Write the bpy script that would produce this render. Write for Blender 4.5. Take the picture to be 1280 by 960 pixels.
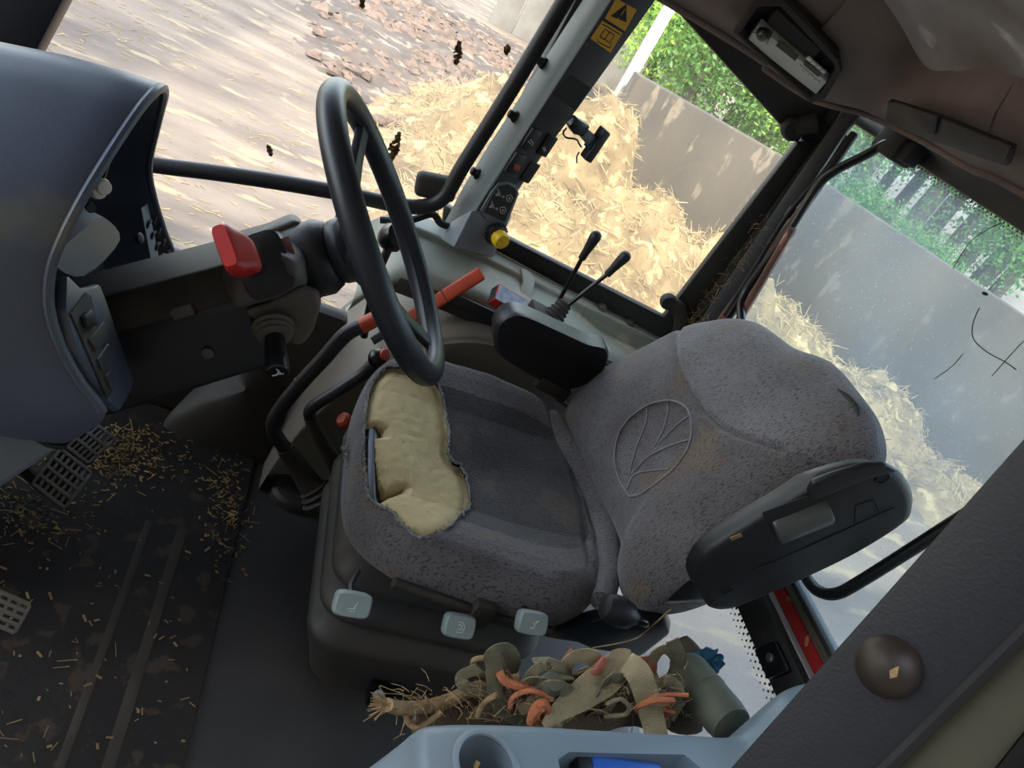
import bpy, bmesh, math, random
import numpy as np
from math import sin, cos, pi, radians
from mathutils import Matrix, Vector, noise as mnoise

random.seed(7); np.random.seed(7)
for o in list(bpy.data.objects): bpy.data.objects.remove(o)
SC = bpy.context.scene
COL = SC.collection
A = lambda *v: np.array(v, float)

# ------------------------------------------------------------------ camera
CAM_H, FPX, PITCH, ROLL, HEAD = 1.40, 961.0, radians(28), radians(32), radians(24)
_fw = A(-sin(HEAD), -cos(HEAD), 0); _up = A(0, 0, 1); _rt = np.cross(_fw, _up)
CF = _fw*cos(PITCH) - _up*sin(PITCH); CU = _fw*sin(PITCH) + _up*cos(PITCH)
CX = _rt*cos(ROLL) + CU*sin(ROLL); CD = _rt*sin(ROLL) - CU*cos(ROLL)
CC = A(0, 0, CAM_H)
cd = bpy.data.cameras.new('camera'); cam = bpy.data.objects.new('camera', cd); COL.objects.link(cam)
cd.sensor_width = 36; cd.lens = FPX/1280*36; cd.clip_start = 0.02; cd.clip_end = 300
m = Matrix(((CX[0], -CD[0], -CF[0], CC[0]), (CX[1], -CD[1], -CF[1], CC[1]), (CX[2], -CD[2], -CF[2], CC[2]), (0, 0, 0, 1)))
cam.matrix_world = m
SC.camera = cam

# ------------------------------------------------------------------ sky, sun, exposure
W = bpy.data.worlds.new('world'); SC.world = W; W.use_nodes = True
nt = W.node_tree; bgn = nt.nodes['Background']
sk = nt.nodes.new('ShaderNodeTexSky'); sk.sky_type = 'NISHITA'; sk.sun_disc = False
sk.sun_elevation = radians(48); sk.sun_rotation = radians(10.5); sk.air_density = 1.3; sk.dust_density = 2.0
hz_ = nt.nodes.new('ShaderNodeHueSaturation'); hz_.inputs['Saturation'].default_value = .62   # hazy summer sky
nt.links.new(sk.outputs[0], hz_.inputs['Color']); nt.links.new(hz_.outputs[0], bgn.inputs[0]); bgn.inputs[1].default_value = 0.34
sl = bpy.data.lights.new('sun', 'SUN'); sl.energy = 1.9; sl.angle = radians(0.8); sl.color = (1, .93, .82)
sun = bpy.data.objects.new('sun', sl); COL.objects.link(sun)
SUN_AZ, SUN_EL = radians(79.5), radians(48)       # where the sun stands, azimuth from +X to +Y
sd = Vector((cos(SUN_EL)*cos(SUN_AZ), cos(SUN_EL)*sin(SUN_AZ), sin(SUN_EL)))
sun.rotation_euler = sd.to_track_quat('Z', 'Y').to_euler(); sun.location = (0, 0, 20)
vs = SC.view_settings
SC.display_settings.display_device = 'sRGB'
vs.view_transform = 'Standard'; vs.look = 'None'; vs.gamma = 1; vs.use_curve_mapping = False
vs.exposure = 1.95

# ------------------------------------------------------------------ pixel -> place in the cab (X forward, Y left, Z up, metres)
def ray(x, y):
    r = CF*FPX + CX*(x-640) + CD*(y-480); return r/np.linalg.norm(r)
def at(x, y, X=None, Y=None, Z=None, D=None, P=None):
    r = ray(x, y)
    if X is not None: return CC + r*(X-CC[0])/r[0]
    if Y is not None: return CC + r*(Y-CC[1])/r[1]
    if Z is not None: return CC + r*(Z-CC[2])/r[2]
    if D is not None: return CC + r*D
    return CC + r*(np.dot(P[0]-CC, P[1])/np.dot(r, P[1]))
def plane3(a, b, c):
    n = np.cross(b-a, c-a); n /= np.linalg.norm(n)
    if np.dot(n, CC-a) < 0: n = -n
    return (a, n)

# ------------------------------------------------------------------ materials
def lin(c):
    c = [v/255 for v in c[:3]]
    return tuple((v/12.92 if v <= .04045 else ((v+.055)/1.055)**2.4) for v in c) + (1,)
MATS = {}
def mat(name, c1, c2=None, scale=6, rough=.6, metal=0, bump=0, bscale=60, c3=None, s3=40, t3=.62, spec=.5, detail=6, contrast=1.0, stretch=None, coat=0):
    """c1/c2 blended by a soft noise, c3 speckles on top; fine relief from a second noise"""
    if name in MATS: return MATS[name]
    m = bpy.data.materials.new(name); m.use_nodes = True; n = m.node_tree; L = n.links
    b = n.nodes['Principled BSDF']; b.inputs['Roughness'].default_value = rough; b.inputs['Metallic'].default_value = metal
    b.inputs['Specular IOR Level'].default_value = spec
    if coat: b.inputs['Coat Weight'].default_value = coat
    tc = n.nodes.new('ShaderNodeTexCoord'); src = tc.outputs['Object']
    if stretch:
        mp = n.nodes.new('ShaderNodeMapping'); mp.inputs['Scale'].default_value = stretch; L.new(src, mp.inputs[0]); src = mp.outputs[0]
    if c2 is not None:
        nz = n.nodes.new('ShaderNodeTexNoise'); nz.inputs['Scale'].default_value = scale; nz.inputs['Detail'].default_value = detail; L.new(src, nz.inputs['Vector'])
        mr = n.nodes.new('ShaderNodeMapRange'); mr.inputs[1].default_value = .5-.2/contrast; mr.inputs[2].default_value = .5+.2/contrast; L.new(nz.outputs[0], mr.inputs[0])
        mx = n.nodes.new('ShaderNodeMix'); mx.data_type = 'RGBA'; L.new(mr.outputs[0], mx.inputs[0])
        mx.inputs[6].default_value = lin(c1); mx.inputs[7].default_value = lin(c2); out = mx.outputs[2]
        if c3 is not None:
            n3 = n.nodes.new('ShaderNodeTexNoise'); n3.inputs['Scale'].default_value = s3; n3.inputs['Detail'].default_value = 4; L.new(src, n3.inputs['Vector'])
            r3 = n.nodes.new('ShaderNodeMapRange'); r3.inputs[1].default_value = t3; r3.inputs[2].default_value = t3+.06; L.new(n3.outputs[0], r3.inputs[0])
            m3 = n.nodes.new('ShaderNodeMix'); m3.data_type = 'RGBA'; L.new(r3.outputs[0], m3.inputs[0]); L.new(out, m3.inputs[6]); m3.inputs[7].default_value = lin(c3); out = m3.outputs[2]
        L.new(out, b.inputs['Base Color'])
    else: b.inputs['Base Color'].default_value = lin(c1)
    if bump:
        nb = n.nodes.new('ShaderNodeTexNoise'); nb.inputs['Scale'].default_value = bscale; nb.inputs['Detail'].default_value = 5; L.new(src, nb.inputs['Vector'])
        bp = n.nodes.new('ShaderNodeBump'); bp.inputs['Strength'].default_value = bump; bp.inputs['Distance'].default_value = .01; L.new(nb.outputs[0], bp.inputs['Height']); L.new(bp.outputs[0], b.inputs['Normal'])
    MATS[name] = m; return m
def fabric(name, c1, c2, c3, weave=700, scale=7):
    if name in MATS: return MATS[name]
    m = mat(name, c1, c2, scale, rough=.95, c3=c3, s3=9, t3=.58, spec=.15)
    n = m.node_tree; L = n.links; b = n.nodes['Principled BSDF']
    b.inputs['Sheen Weight'].default_value = .35; b.inputs['Sheen Roughness'].default_value = .4
    tc = n.nodes.new('ShaderNodeTexCoord')
    v = n.nodes.new('ShaderNodeTexVoronoi'); v.inputs['Scale'].default_value = weave*.45; L.new(tc.outputs['Object'], v.inputs['Vector'])
    mp = n.nodes.new('ShaderNodeMapping'); mp.inputs['Scale'].default_value = (1, 4, 1); L.new(tc.outputs['Object'], mp.inputs[0])
    fl = n.nodes.new('ShaderNodeTexNoise'); fl.inputs['Scale'].default_value = 135; fl.inputs['Detail'].default_value = 3; L.new(mp.outputs[0], fl.inputs['Vector'])
    fr = n.nodes.new('ShaderNodeMapRange'); fr.inputs[1].default_value = .36; fr.inputs[2].default_value = .48; fr.inputs[3].default_value = .45; fr.inputs[4].default_value = 1.08; L.new(fl.outputs[0], fr.inputs[0])
    old = b.inputs['Base Color'].links[0].from_socket
    mu = n.nodes.new('ShaderNodeMix'); mu.data_type = 'RGBA'; mu.blend_type = 'MULTIPLY'; mu.inputs[0].default_value = 1
    L.new(old, mu.inputs[6]); L.new(fr.outputs[0], mu.inputs[7]); L.new(mu.outputs[2], b.inputs['Base Color'])
    bp = n.nodes.new('ShaderNodeBump'); bp.inputs['Strength'].default_value = .5; bp.inputs['Distance'].default_value = .003
    L.new(v.outputs[0], bp.inputs['Height']); L.new(bp.outputs[0], b.inputs['Normal'])
    return m
def glass(name, tint=(1, 1, 1), dust=.06, dustcol=(200, 205, 210), scratch=.1):
    m = bpy.data.materials.new(name); m.use_nodes = True; n = m.node_tree; L = n.links
    for x in list(n.nodes):
        if x.type == 'BSDF_PRINCIPLED': n.nodes.remove(x)
    out = [x for x in n.nodes if x.type == 'OUTPUT_MATERIAL'][0]
    tr = n.nodes.new('ShaderNodeBsdfTransparent'); tr.inputs[0].default_value = (*tint, 1)
    gl = n.nodes.new('ShaderNodeBsdfGlossy'); gl.inputs['Roughness'].default_value = .03
    lw = n.nodes.new('ShaderNodeLayerWeight'); lw.inputs[0].default_value = .5
    pw = n.nodes.new('ShaderNodeMath'); pw.operation = 'POWER'; pw.inputs[1].default_value = 5; L.new(lw.outputs['Facing'], pw.inputs[0])
    fr = n.nodes.new('ShaderNodeMath'); fr.operation = 'MULTIPLY_ADD'; fr.inputs[1].default_value = .7; fr.inputs[2].default_value = .025; L.new(pw.outputs[0], fr.inputs[0])
    m1 = n.nodes.new('ShaderNodeMixShader'); L.new(fr.outputs[0], m1.inputs[0]); L.new(tr.outputs[0], m1.inputs[1]); L.new(gl.outputs[0], m1.inputs[2])
    df = n.nodes.new('ShaderNodeBsdfDiffuse'); df.inputs[0].default_value = lin(dustcol)
    tl = n.nodes.new('ShaderNodeBsdfTranslucent'); tl.inputs[0].default_value = lin(dustcol)
    md = n.nodes.new('ShaderNodeMixShader'); md.inputs[0].default_value = .5; L.new(df.outputs[0], md.inputs[1]); L.new(tl.outputs[0], md.inputs[2])
    tc = n.nodes.new('ShaderNodeTexCoord')
    n1 = n.nodes.new('ShaderNodeTexNoise'); n1.inputs['Scale'].default_value = 3.5; n1.inputs['Detail'].default_value = 7; L.new(tc.outputs['Object'], n1.inputs['Vector'])
    r1 = n.nodes.new('ShaderNodeMapRange'); r1.inputs[1].default_value = .3; r1.inputs[2].default_value = .75; r1.inputs[3].default_value = dust*.5; r1.inputs[4].default_value = dust*1.6; L.new(n1.outputs[0], r1.inputs[0])
    n2 = n.nodes.new('ShaderNodeTexNoise'); n2.inputs['Scale'].default_value = 130; n2.inputs['Detail'].default_value = 3; L.new(tc.outputs['Object'], n2.inputs['Vector'])
    r2 = n.nodes.new('ShaderNodeMapRange'); r2.inputs[1].default_value = .66; r2.inputs[2].default_value = .74; r2.inputs[3].default_value = 0; r2.inputs[4].default_value = scratch; L.new(n2.outputs[0], r2.inputs[0])
    ad = n.nodes.new('ShaderNodeMath'); ad.operation = 'ADD'; ad.use_clamp = True; L.new(r1.outputs[0], ad.inputs[0]); L.new(r2.outputs[0], ad.inputs[1])
    m2 = n.nodes.new('ShaderNodeMixShader'); L.new(ad.outputs[0], m2.inputs[0]); L.new(m1.outputs[0], m2.inputs[1]); L.new(md.outputs[0], m2.inputs[2])
    L.new(m2.outputs[0], out.inputs[0]); return m
def leafmat(name, c1, c2):
    m = mat(name, c1, c2, 1.2, rough=.6); n = m.node_tree; L = n.links; b = n.nodes['Principled BSDF']
    tl = n.nodes.new('ShaderNodeBsdfTranslucent'); L.new(b.inputs['Base Color'].links[0].from_socket, tl.inputs[0])
    mx = n.nodes.new('ShaderNodeMixShader'); mx.inputs[0].default_value = .5
    L.new(b.outputs[0], mx.inputs[1]); L.new(tl.outputs[0], mx.inputs[2])
    L.new(mx.outputs[0], [x for x in n.nodes if x.type == 'OUTPUT_MATERIAL'][0].inputs[0]); return m

# ------------------------------------------------------------------ mesh builder
def nrm(v): v = np.asarray(v, float); l = np.linalg.norm(v); return v/l if l > 1e-12 else v
def spline(pts, n=8, closed=False):
    P = np.asarray(pts, float); N = len(P); out = []
    if N < 3: return P
    for i in range(N if closed else N-1):
        if closed: p0, p1, p2, p3 = P[i-1], P[i], P[(i+1) % N], P[(i+2) % N]
        else: p0, p1, p2, p3 = P[max(i-1, 0)], P[i], P[i+1], P[min(i+2, N-1)]
        for k in range(n):
            t = k/n
            out.append(.5*((2*p1)+(-p0+p2)*t+(2*p0-5*p1+4*p2-p3)*t*t+(-p0+3*p1-3*p2+p3)*t**3))
    if not closed: out.append(P[-1])
    return np.array(out)
class MB:
    def __init__(s): s.v = []; s.f = []; s.n = 0
    def add(s, V, F):
        k = s.n; V = np.asarray(V, float); s.v.append(V); s.n += len(V)
        s.f += [tuple(int(i)+k for i in f) for f in F]; return s
    def grid(s, G, cu=False, cv=False, flip=False):
        G = np.asarray(G, float); a, b = G.shape[:2]; F = []
        for i in range(a if cu else a-1):
            for j in range(b if cv else b-1):
                q = (i*b+j, ((i+1) % a)*b+j, ((i+1) % a)*b+(j+1) % b, i*b+(j+1) % b)
                F.append(q[::-1] if flip else q)
        return s.add(G.reshape(-1, 3), F)
    def tube(s, pts, r, k=10, smooth=0, cap=True, flat=None, closed=False):
        P = spline(pts, smooth, closed) if smooth else np.asarray(pts, float)
        N = len(P); R = np.full(N, r, float) if np.isscalar(r) else np.interp(np.linspace(0, 1, N), np.linspace(0, 1, len(r)), r)
        if closed: T = np.roll(P, -1, 0)-np.roll(P, 1, 0)
        else: T = np.gradient(P, axis=0)
        T = np.array([nrm(t) for t in T]); up = A(0, 0, 1) if abs(T[0][2]) < .9 else A(1, 0, 0)
        if flat is not None and flat[1] is not None: up = A(*flat[1])
        n = nrm(np.cross(T[0], up)); G = []
        ang = np.linspace(0, 2*pi, k, endpoint=False)
        fw, fh = (1, 1) if flat is None else (1, flat[0])
        for i in range(N):
            if flat is not None and flat[1] is not None: n = nrm(np.cross(T[i], up))
            else: n = nrm(n-T[i]*np.dot(n, T[i]))
            b = np.cross(T[i], n)
            G.append([P[i]+R[i]*(cos(a)*n*fw+sin(a)*b*fh) for a in ang])
        s.grid(G, cu=closed, cv=True)
        if cap and not closed:
            b0 = s.n-N*k; s.f.append(tuple(b0+i for i in range(k))); s.f.append(tuple(b0+(N-1)*k+i for i in range(k))[::-1])
        return s
    def ribbon(s, pts, w, th, up, n=8):
        P = spline(pts, n); N = len(P); T = np.gradient(P, axis=0); W = np.interp(np.linspace(0, 1, N), np.linspace(0, 1, len(w)), w) if not np.isscalar(w) else np.full(N, w)
        U = np.array([A(*u) for u in (up if hasattr(up[0], '__len__') else [up, up])]); G = []
        for i in range(N):
            t = nrm(T[i]); f = i/(N-1)*(len(U)-1); k = min(int(f), len(U)-2); u = U[k]*(1-(f-k))+U[k+1]*(f-k)
            a = nrm(np.cross(t, u)); b = np.cross(a, t)
            G.append([P[i]+a*x*W[i]+b*y*th for x, y in ((-1, -.5), (-1, .5), (-.5, .9), (0, 1), (.5, .9), (1, .5), (1, -.5), (0, -.1))])
        return s.loft(G)
    def lathe(s, c, axis, prof, k=24, cap=True):
        ax = nrm(axis); u = nrm(np.cross(ax, A(0, 0, 1) if abs(ax[2]) < .9 else A(1, 0, 0))); w = np.cross(ax, u)
        G = [[c+ax*h+r*(cos(a)*u+sin(a)*w) for a in np.linspace(0, 2*pi, k, endpoint=False)] for r, h in prof]
        b0 = s.n; s.grid(G, cv=True)
        if cap:
            s.f.append(tuple(b0+i for i in range(k))); s.f.append(tuple(b0+(len(prof)-1)*k+i for i in range(k))[::-1])
        return s
    def prism(s, poly, off):
        P = np.asarray(poly, float); N = len(P); Q = P+np.asarray(off)
        return s.add(np.vstack([P, Q]), [tuple(range(N))[::-1], tuple(range(N, 2*N))]+[(i, (i+1) % N, N+(i+1) % N, N+i) for i in range(N)])
    def box(s, c, h, ex=(1, 0, 0), ey=(0, 1, 0), ez=(0, 0, 1), taper=1.0):
        c = A(*c); ex, ey, ez = nrm(ex), nrm(ey), nrm(ez)
        V = [c+ex*h[0]*x*(taper if z > 0 else 1)+ey*h[1]*y*(taper if z > 0 else 1)+ez*h[2]*z for z in (-1, 1) for y in (-1, 1) for x in (-1, 1)]
        return s.add(V, [(0, 2, 3, 1), (4, 5, 7, 6), (0, 1, 5, 4), (2, 6, 7, 3), (0, 4, 6, 2), (1, 3, 7, 5)])
    def box2(s, lo, hi): lo = A(*lo); hi = A(*hi); return s.box((lo+hi)/2, np.abs(hi-lo)/2)
    def loft(s, rings, cap=True):
        k = len(rings[0]); b0 = s.n; s.grid(rings, cv=True)
        if cap: s.f.append(tuple(b0+i for i in range(k))); s.f.append(tuple(b0+(len(rings)-1)*k+i for i in range(k))[::-1])
        return s
    def mesh(s, name, bevel=0, seg=2, smooth=True, angle=38, weld=False):
        me = bpy.data.meshes.new(name)
        me.from_pydata(np.vstack(s.v).tolist(), [], s.f)
        bm = bmesh.new(); bm.from_mesh(me)
        if weld: bmesh.ops.remove_doubles(bm, verts=bm.verts, dist=1e-5)
        bmesh.ops.recalc_face_normals(bm, faces=bm.faces)
        if bevel: bmesh.ops.bevel(bm, geom=[e for e in bm.edges if e.is_manifold and e.calc_face_angle(0) > .4], offset=bevel, segments=seg, profile=.5, affect='EDGES', clamp_overlap=True)
        bm.to_mesh(me); bm.free()
        if smooth:
            me.polygons.foreach_set('use_smooth', [True]*len(me.polygons)); me.set_sharp_from_angle(angle=radians(angle))
        return me
    def build(s, name, m, parent=None, **kw):
        me = s.mesh(name, **kw); me.materials.append(MATS[m] if isinstance(m, str) else m)
        return link(name, me, parent)
def base_of(p): 
    return p.matrix_world if p.parent is None else Matrix.Identity(4)
def link(name, me, parent=None):
    o = bpy.data.objects.new(name, me); COL.objects.link(o)
    if parent is not None:
        o.parent = parent
        if parent.type == 'EMPTY': o.matrix_parent_inverse = Matrix.Translation(-parent.location)
    return o
def tag(o, label, cat=None, group=None, kind=None):
    o['label'] = label
    if cat: o['category'] = cat
    if group: o['group'] = group
    if kind: o['kind'] = kind
    return o
def thing(name, loc, label, cat, group=None, kind=None):
    o = bpy.data.objects.new(name, None); COL.objects.link(o); o.location = Vector([float(x) for x in loc]); o.empty_display_size = .05
    return tag(o, label, cat, group, kind)
def shared(name, me, loc, parent, rot=None):
    """copy of a small piece with shared mesh data, its mesh is centred on its own origin"""
    o = bpy.data.objects.new(name, me); COL.objects.link(o)
    o.parent = parent
    if parent.type == 'EMPTY': o.matrix_parent_inverse = Matrix.Translation(-parent.location)
    M4 = Matrix.Translation(Vector([float(x) for x in loc]))
    if rot is not None: M4 = M4 @ rot.to_4x4()
    o.matrix_basis = M4
    return o
def basis(ex, ey, ez): return Matrix((ex, ey, ez)).transposed()
def plate(pxs, P, t, m=None, name=None, parent=None, lift=0.0, **kw):
    """a thin raised piece lying on plane P, its outline read at pixels"""
    pts = [at(x, y, P=P)+P[1]*lift for x, y in pxs]
    b = MB().prism(pts, P[1]*t)
    return b.build(name, m, parent, **kw) if name else b
def cut(o, cutters):
    """hollow o with throw-away cutter meshes, keep the result as plain mesh"""
    tmp = []
    for b in cutters:
        c = bpy.data.objects.new('cutter', b.mesh('cutter')); COL.objects.link(c); tmp.append(c)
        md = o.modifiers.new('b', 'BOOLEAN'); md.operation = 'DIFFERENCE'; md.object = c; md.solver = 'EXACT'
    dg = bpy.context.evaluated_depsgraph_get(); me = bpy.data.meshes.new_from_object(o.evaluated_get(dg))
    o.modifiers.clear(); o.data = me
    for c in tmp: bpy.data.objects.remove(c)
    me.polygons.foreach_set('use_smooth', [True]*len(me.polygons)); me.set_sharp_from_angle(angle=radians(35))
    return o
def pnoise(x, y, z=0): return mnoise.noise(Vector((x, y, z)))

def inpolyN(P, poly):
    P = np.asarray(P, float); x, y = P[..., 0], P[..., 1]; c = np.zeros(x.shape, bool); j = len(poly)-1
    for i in range(len(poly)):
        (xi, yi), (xj, yj) = poly[i], poly[j]
        if yi != yj: c ^= ((yi > y) != (yj > y)) & (x < (xj-xi)*(y-yi)/(yj-yi)+xi)
        j = i
    return c
def nearestN(P, poly):
    """distance to and nearest point on a closed outline, for an array of points"""
    P = np.asarray(P, float); best = np.full(P.shape[:-1], 1e9); Q = np.zeros_like(P)
    for i in range(len(poly)):
        a, c = np.asarray(poly[i-1]), np.asarray(poly[i]); d = c-a; t = np.clip(((P-a)@d)/max(1e-12, d@d), 0, 1); q = a+t[..., None]*d; e = np.sqrt(((P-q)**2).sum(-1)); m_ = e < best
        best[m_] = e[m_]; Q[m_] = q[m_]
    return best, Q
def dlineN(P, L):
    P = np.asarray(P, float); best = np.full(P.shape[:-1], 1e9)
    for a, c in zip(L[:-1], L[1:]):
        d = c-a; t = np.clip(((P-a)@d)/max(1e-12, d@d), 0, 1); best = np.minimum(best, np.sqrt(((P-(a+t[..., None]*d))**2).sum(-1)))
    return best

# ------------------------------------------------------------------ palette
mat('dash_plastic', (70, 80, 98), (78, 83, 92), 4, rough=.45, c3=(96, 95, 88), s3=5, t3=.60, bump=.06, bscale=300)
mat('grey_plastic', (104, 114, 122), (118, 122, 124), 6, rough=.5, bump=.05, bscale=300)
mat('console_green', (132, 136, 122), (152, 148, 130), 4, rough=.55, c3=(170, 160, 135), s3=14, t3=.6, bump=.05, bscale=200)
mat('fender_tan', (88, 81, 71), (112, 101, 84), 5, rough=.7, bump=.08, bscale=150)
mat('black_plastic', (24, 24, 26), (32, 31, 31), 8, rough=.48, bump=.05, bscale=250)
mat('black_dusty', (34, 33, 32), (70, 62, 52), 9, rough=.75, bump=.1, bscale=120)
mat('black_gloss', (14, 15, 17), rough=.3)
mat('black_rubber', (30, 30, 31), (44, 42, 40), 10, rough=.7)
mat('rim_leather', (30, 33, 40), (38, 41, 48), 14, rough=.42, bump=.05, bscale=400)
mat('shroud_grey', (72, 70, 65), (94, 86, 74), 6, rough=.6, bump=.06, bscale=200)
mat('shroud_dark', (30, 28, 26), (62, 54, 44), 5, rough=.65, bump=.05, bscale=150)
mat('red_plastic', (205, 38, 34), (180, 30, 30), 12, rough=.45)
mat('orange_plastic', (196, 72, 34), (170, 62, 34), 16, rough=.5)
mat('yellow', (238, 196, 20), (225, 180, 20), 40, rough=.5, c3=(40, 36, 20), s3=160, t3=.66)
mat('sticker_yellow', (236, 178, 26), rough=.5)
mat('print_black', (20, 20, 20), rough=.6)
mat('print_white', (215, 215, 205), rough=.6)
mat('pillar_dark', (58, 60, 64), (66, 67, 68), 8, rough=.55, bump=.05, bscale=300)
mat('pillar_light', (80, 92, 92), (90, 97, 95), 5, rough=.55, bump=.04, bscale=300)
mat('frame_black', (28, 29, 29), (52, 48, 42), 7, rough=.6, bump=.1, bscale=90)
mat('rusty', (150, 100, 84), (84, 64, 54), 14, rough=.8, c3=(206, 150, 130), s3=22, t3=.58, bump=.3, bscale=60, stretch=(1, 1, .35))
mat('near_pillar', (29, 32, 39), (35, 37, 43), 9, rough=.5, bump=.08, bscale=400)
mat('seal_olive', (70, 68, 56), (104, 98, 74), 9, rough=.7)
mat('floor', (58, 54, 50), (40, 37, 34), 4, rough=.75, bump=.1, bscale=80)
mat('mat_dark', (34, 27, 19), (20, 16, 12), 7, rough=.85, c3=(58, 45, 29), s3=22, t3=.58, bump=.35, bscale=60)
mat('mat_rib', (58, 50, 38), (40, 34, 25), 9, rough=.85, bump=.2, bscale=80)
mat('straw', (168, 140, 84), (96, 76, 42), 18, rough=.8)
mat('foam', (206, 186, 138), (186, 166, 116), 9, rough=.9, bump=.15, bscale=220, c3=(120, 100, 64), s3=90, t3=.70)
mat('bellows', (46, 48, 50), (76, 66, 52), 4, rough=.55, bump=.05, bscale=100)
mat('handle_grey', (136, 148, 144), (124, 134, 130), 9, rough=.5)
mat('steel', (150, 150, 148), (110, 108, 104), 12, rough=.4, metal=.9)
mat('headliner', (186, 181, 176), (134, 124, 117), 3.2, rough=.95, c3=(214, 212, 210), s3=5, t3=.56, bump=.2, bscale=120, contrast=1.3)
mat('trim_brown', (142, 126, 117), (110, 96, 89), 5, rough=.95, bump=.25, bscale=200)
mat('radio_silver', (226, 224, 210), (212, 210, 196), 20, rough=.45)
mat('radio_lcd', (74, 76, 58), rough=.3)
mat('rope_tan', (178, 148, 106), (132, 108, 76), 40, rough=.95, bump=.5, bscale=160)
mat('strap_beige', (182, 166, 130), (142, 128, 98), 18, rough=.95, bump=.5, bscale=300)
mat('strap_olive', (146, 136, 108), (108, 100, 78), 18, rough=.95, bump=.4, bscale=260)
mat('twine_orange', (206, 128, 88), (178, 100, 66), 25, rough=.9, bump=.4, bscale=220)
mat('cloth_pink', (196, 104, 96), (176, 120, 100), 18, rough=.95, bump=.3, bscale=200)
mat('cloth_brown', (104, 88, 68), (70, 58, 45), 12, rough=.95, bump=.5, bscale=80)
mat('cloth_blue', (36, 86, 112), (26, 62, 84), 20, rough=.95, bump=.4, bscale=90)
mat('jug_olive', (96, 98, 80), (70, 70, 56), 9, rough=.6, bump=.15, bscale=40)
mat('left_console', (104, 120, 130), (124, 134, 138), 4, rough=.42, c3=(150, 150, 144), s3=24, t3=.7, bump=.03, bscale=300)
mat('blue_plastic', (52, 104, 190), (44, 88, 170), 12, rough=.35)
mat('red_paint', (176, 34, 30), (140, 30, 28), 9, rough=.4, c3=(190, 130, 90), s3=30, t3=.6)
mat('white_paint', (170, 170, 166), rough=.5)
mat('bark', (92, 84, 74), (60, 54, 46), 6, rough=.95, bump=.6, bscale=14)
mat('ground', (122, 108, 93), (84, 73, 64), 2.2, rough=.95, c3=(134, 118, 92), s3=6, t3=.58, bump=.8, bscale=26, stretch=(.35, 1, 1), detail=15, contrast=1.15)
mat('litter_dark', (92, 80, 70), (60, 53, 47), 1.5, rough=.95, c3=(128, 112, 96), s3=3.2, t3=.56, bump=.6, bscale=16, detail=9)
mat('hay', (136, 117, 84), (86, 72, 54), 2.6, rough=.95, c3=(152, 134, 98), s3=7, t3=.56, bump=1.0, bscale=14, detail=10)
mat('hay_strand', (162, 143, 104), (116, 98, 70), 3, rough=.85)
mat('clump', (120, 101, 87), (78, 66, 57), 5, rough=.95, bump=.9, bscale=24)
mat('concrete', (92, 84, 74), (66, 62, 57), 1.1, rough=.92, c3=(108, 99, 86), s3=7, t3=.60, bump=.4, bscale=22, stretch=(1, 1, .4), detail=10)
mat('shed_grey', (126, 124, 118), (104, 100, 94), 2, rough=.8)
leafmat('leaf_bright', (190, 216, 96), (128, 178, 78))
leafmat('leaf_mid', (120, 166, 84), (74, 122, 66))
leafmat('leaf_dark', (64, 92, 60), (40, 62, 44))
MATS['glass_clear'] = glass('glass_clear', (.97, .97, .96), .035, (214, 204, 186), .10)
MATS['glass_side'] = glass('glass_side', (.95, .95, .92), .06, (210, 200, 180), .16)
MATS['glass_rear'] = glass('glass_rear', (.80, .88, .90), .22, (180, 190, 200), .30)
MATS['glass_low'] = glass('glass_low', (.85, .9, .92), .14, (204, 212, 218), .3)
mat('shade_wall_wood', (112, 102, 92), (88, 80, 72), 3, rough=.9, stretch=(1, 1, .1))
fabric('seat_fabric', (112, 107, 108), (88, 83, 82), (108, 95, 85))
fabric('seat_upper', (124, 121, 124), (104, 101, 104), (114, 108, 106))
fabric('seat_dark', (74, 72, 72), (60, 58, 58), (84, 76, 69))
mat('fray', (150, 150, 146), (112, 108, 104), 60, rough=.95)
mat('seam', (142, 140, 144), (120, 116, 116), 40, rough=.95)

# ------------------------------------------------------------------ outdoors: yard, heap, walls, trees
GZ = -1.0
G = [[A(x, y, GZ) for y in np.linspace(-60, 40, 12)] for x in np.linspace(-60, 60, 12)]
tag(MB().grid(G).build('ground', 'ground', smooth=False), 'pale dusty concrete yard around the tractor', 'ground', kind='structure')

def heapz(x, y):
    """height of the heaped hay over the yard"""
    h = 0
    for cx, cy, rx, ry, hh in ((-2.55, -7.25, .85, .8, 1.55), (-2.1, -8.6, .9, 1.2, 1.0), (-2.3, -6.2, 1.2, 1.0, .75), (-3.2, -6.6, 1.2, .95, 1.05), (-4.2, -6.75, 1.2, .9, .95), (-5.2, -6.9, 1.2, .8, .62), (-6.2, -5.9, .9, .8, .5), (-2.2, -7.6, 1.1, 1.4, .62), (-2.3, -9.6, 1.0, 1.6, .42), (-6.9, -4.8, .7, .9, .34), (-1.5, -6.2, .7, .9, .30)):
        d = ((x-cx)/rx)**2+((y-cy)/ry)**2; h = max(h, hh*math.exp(-d*1.1))
    return h
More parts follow.
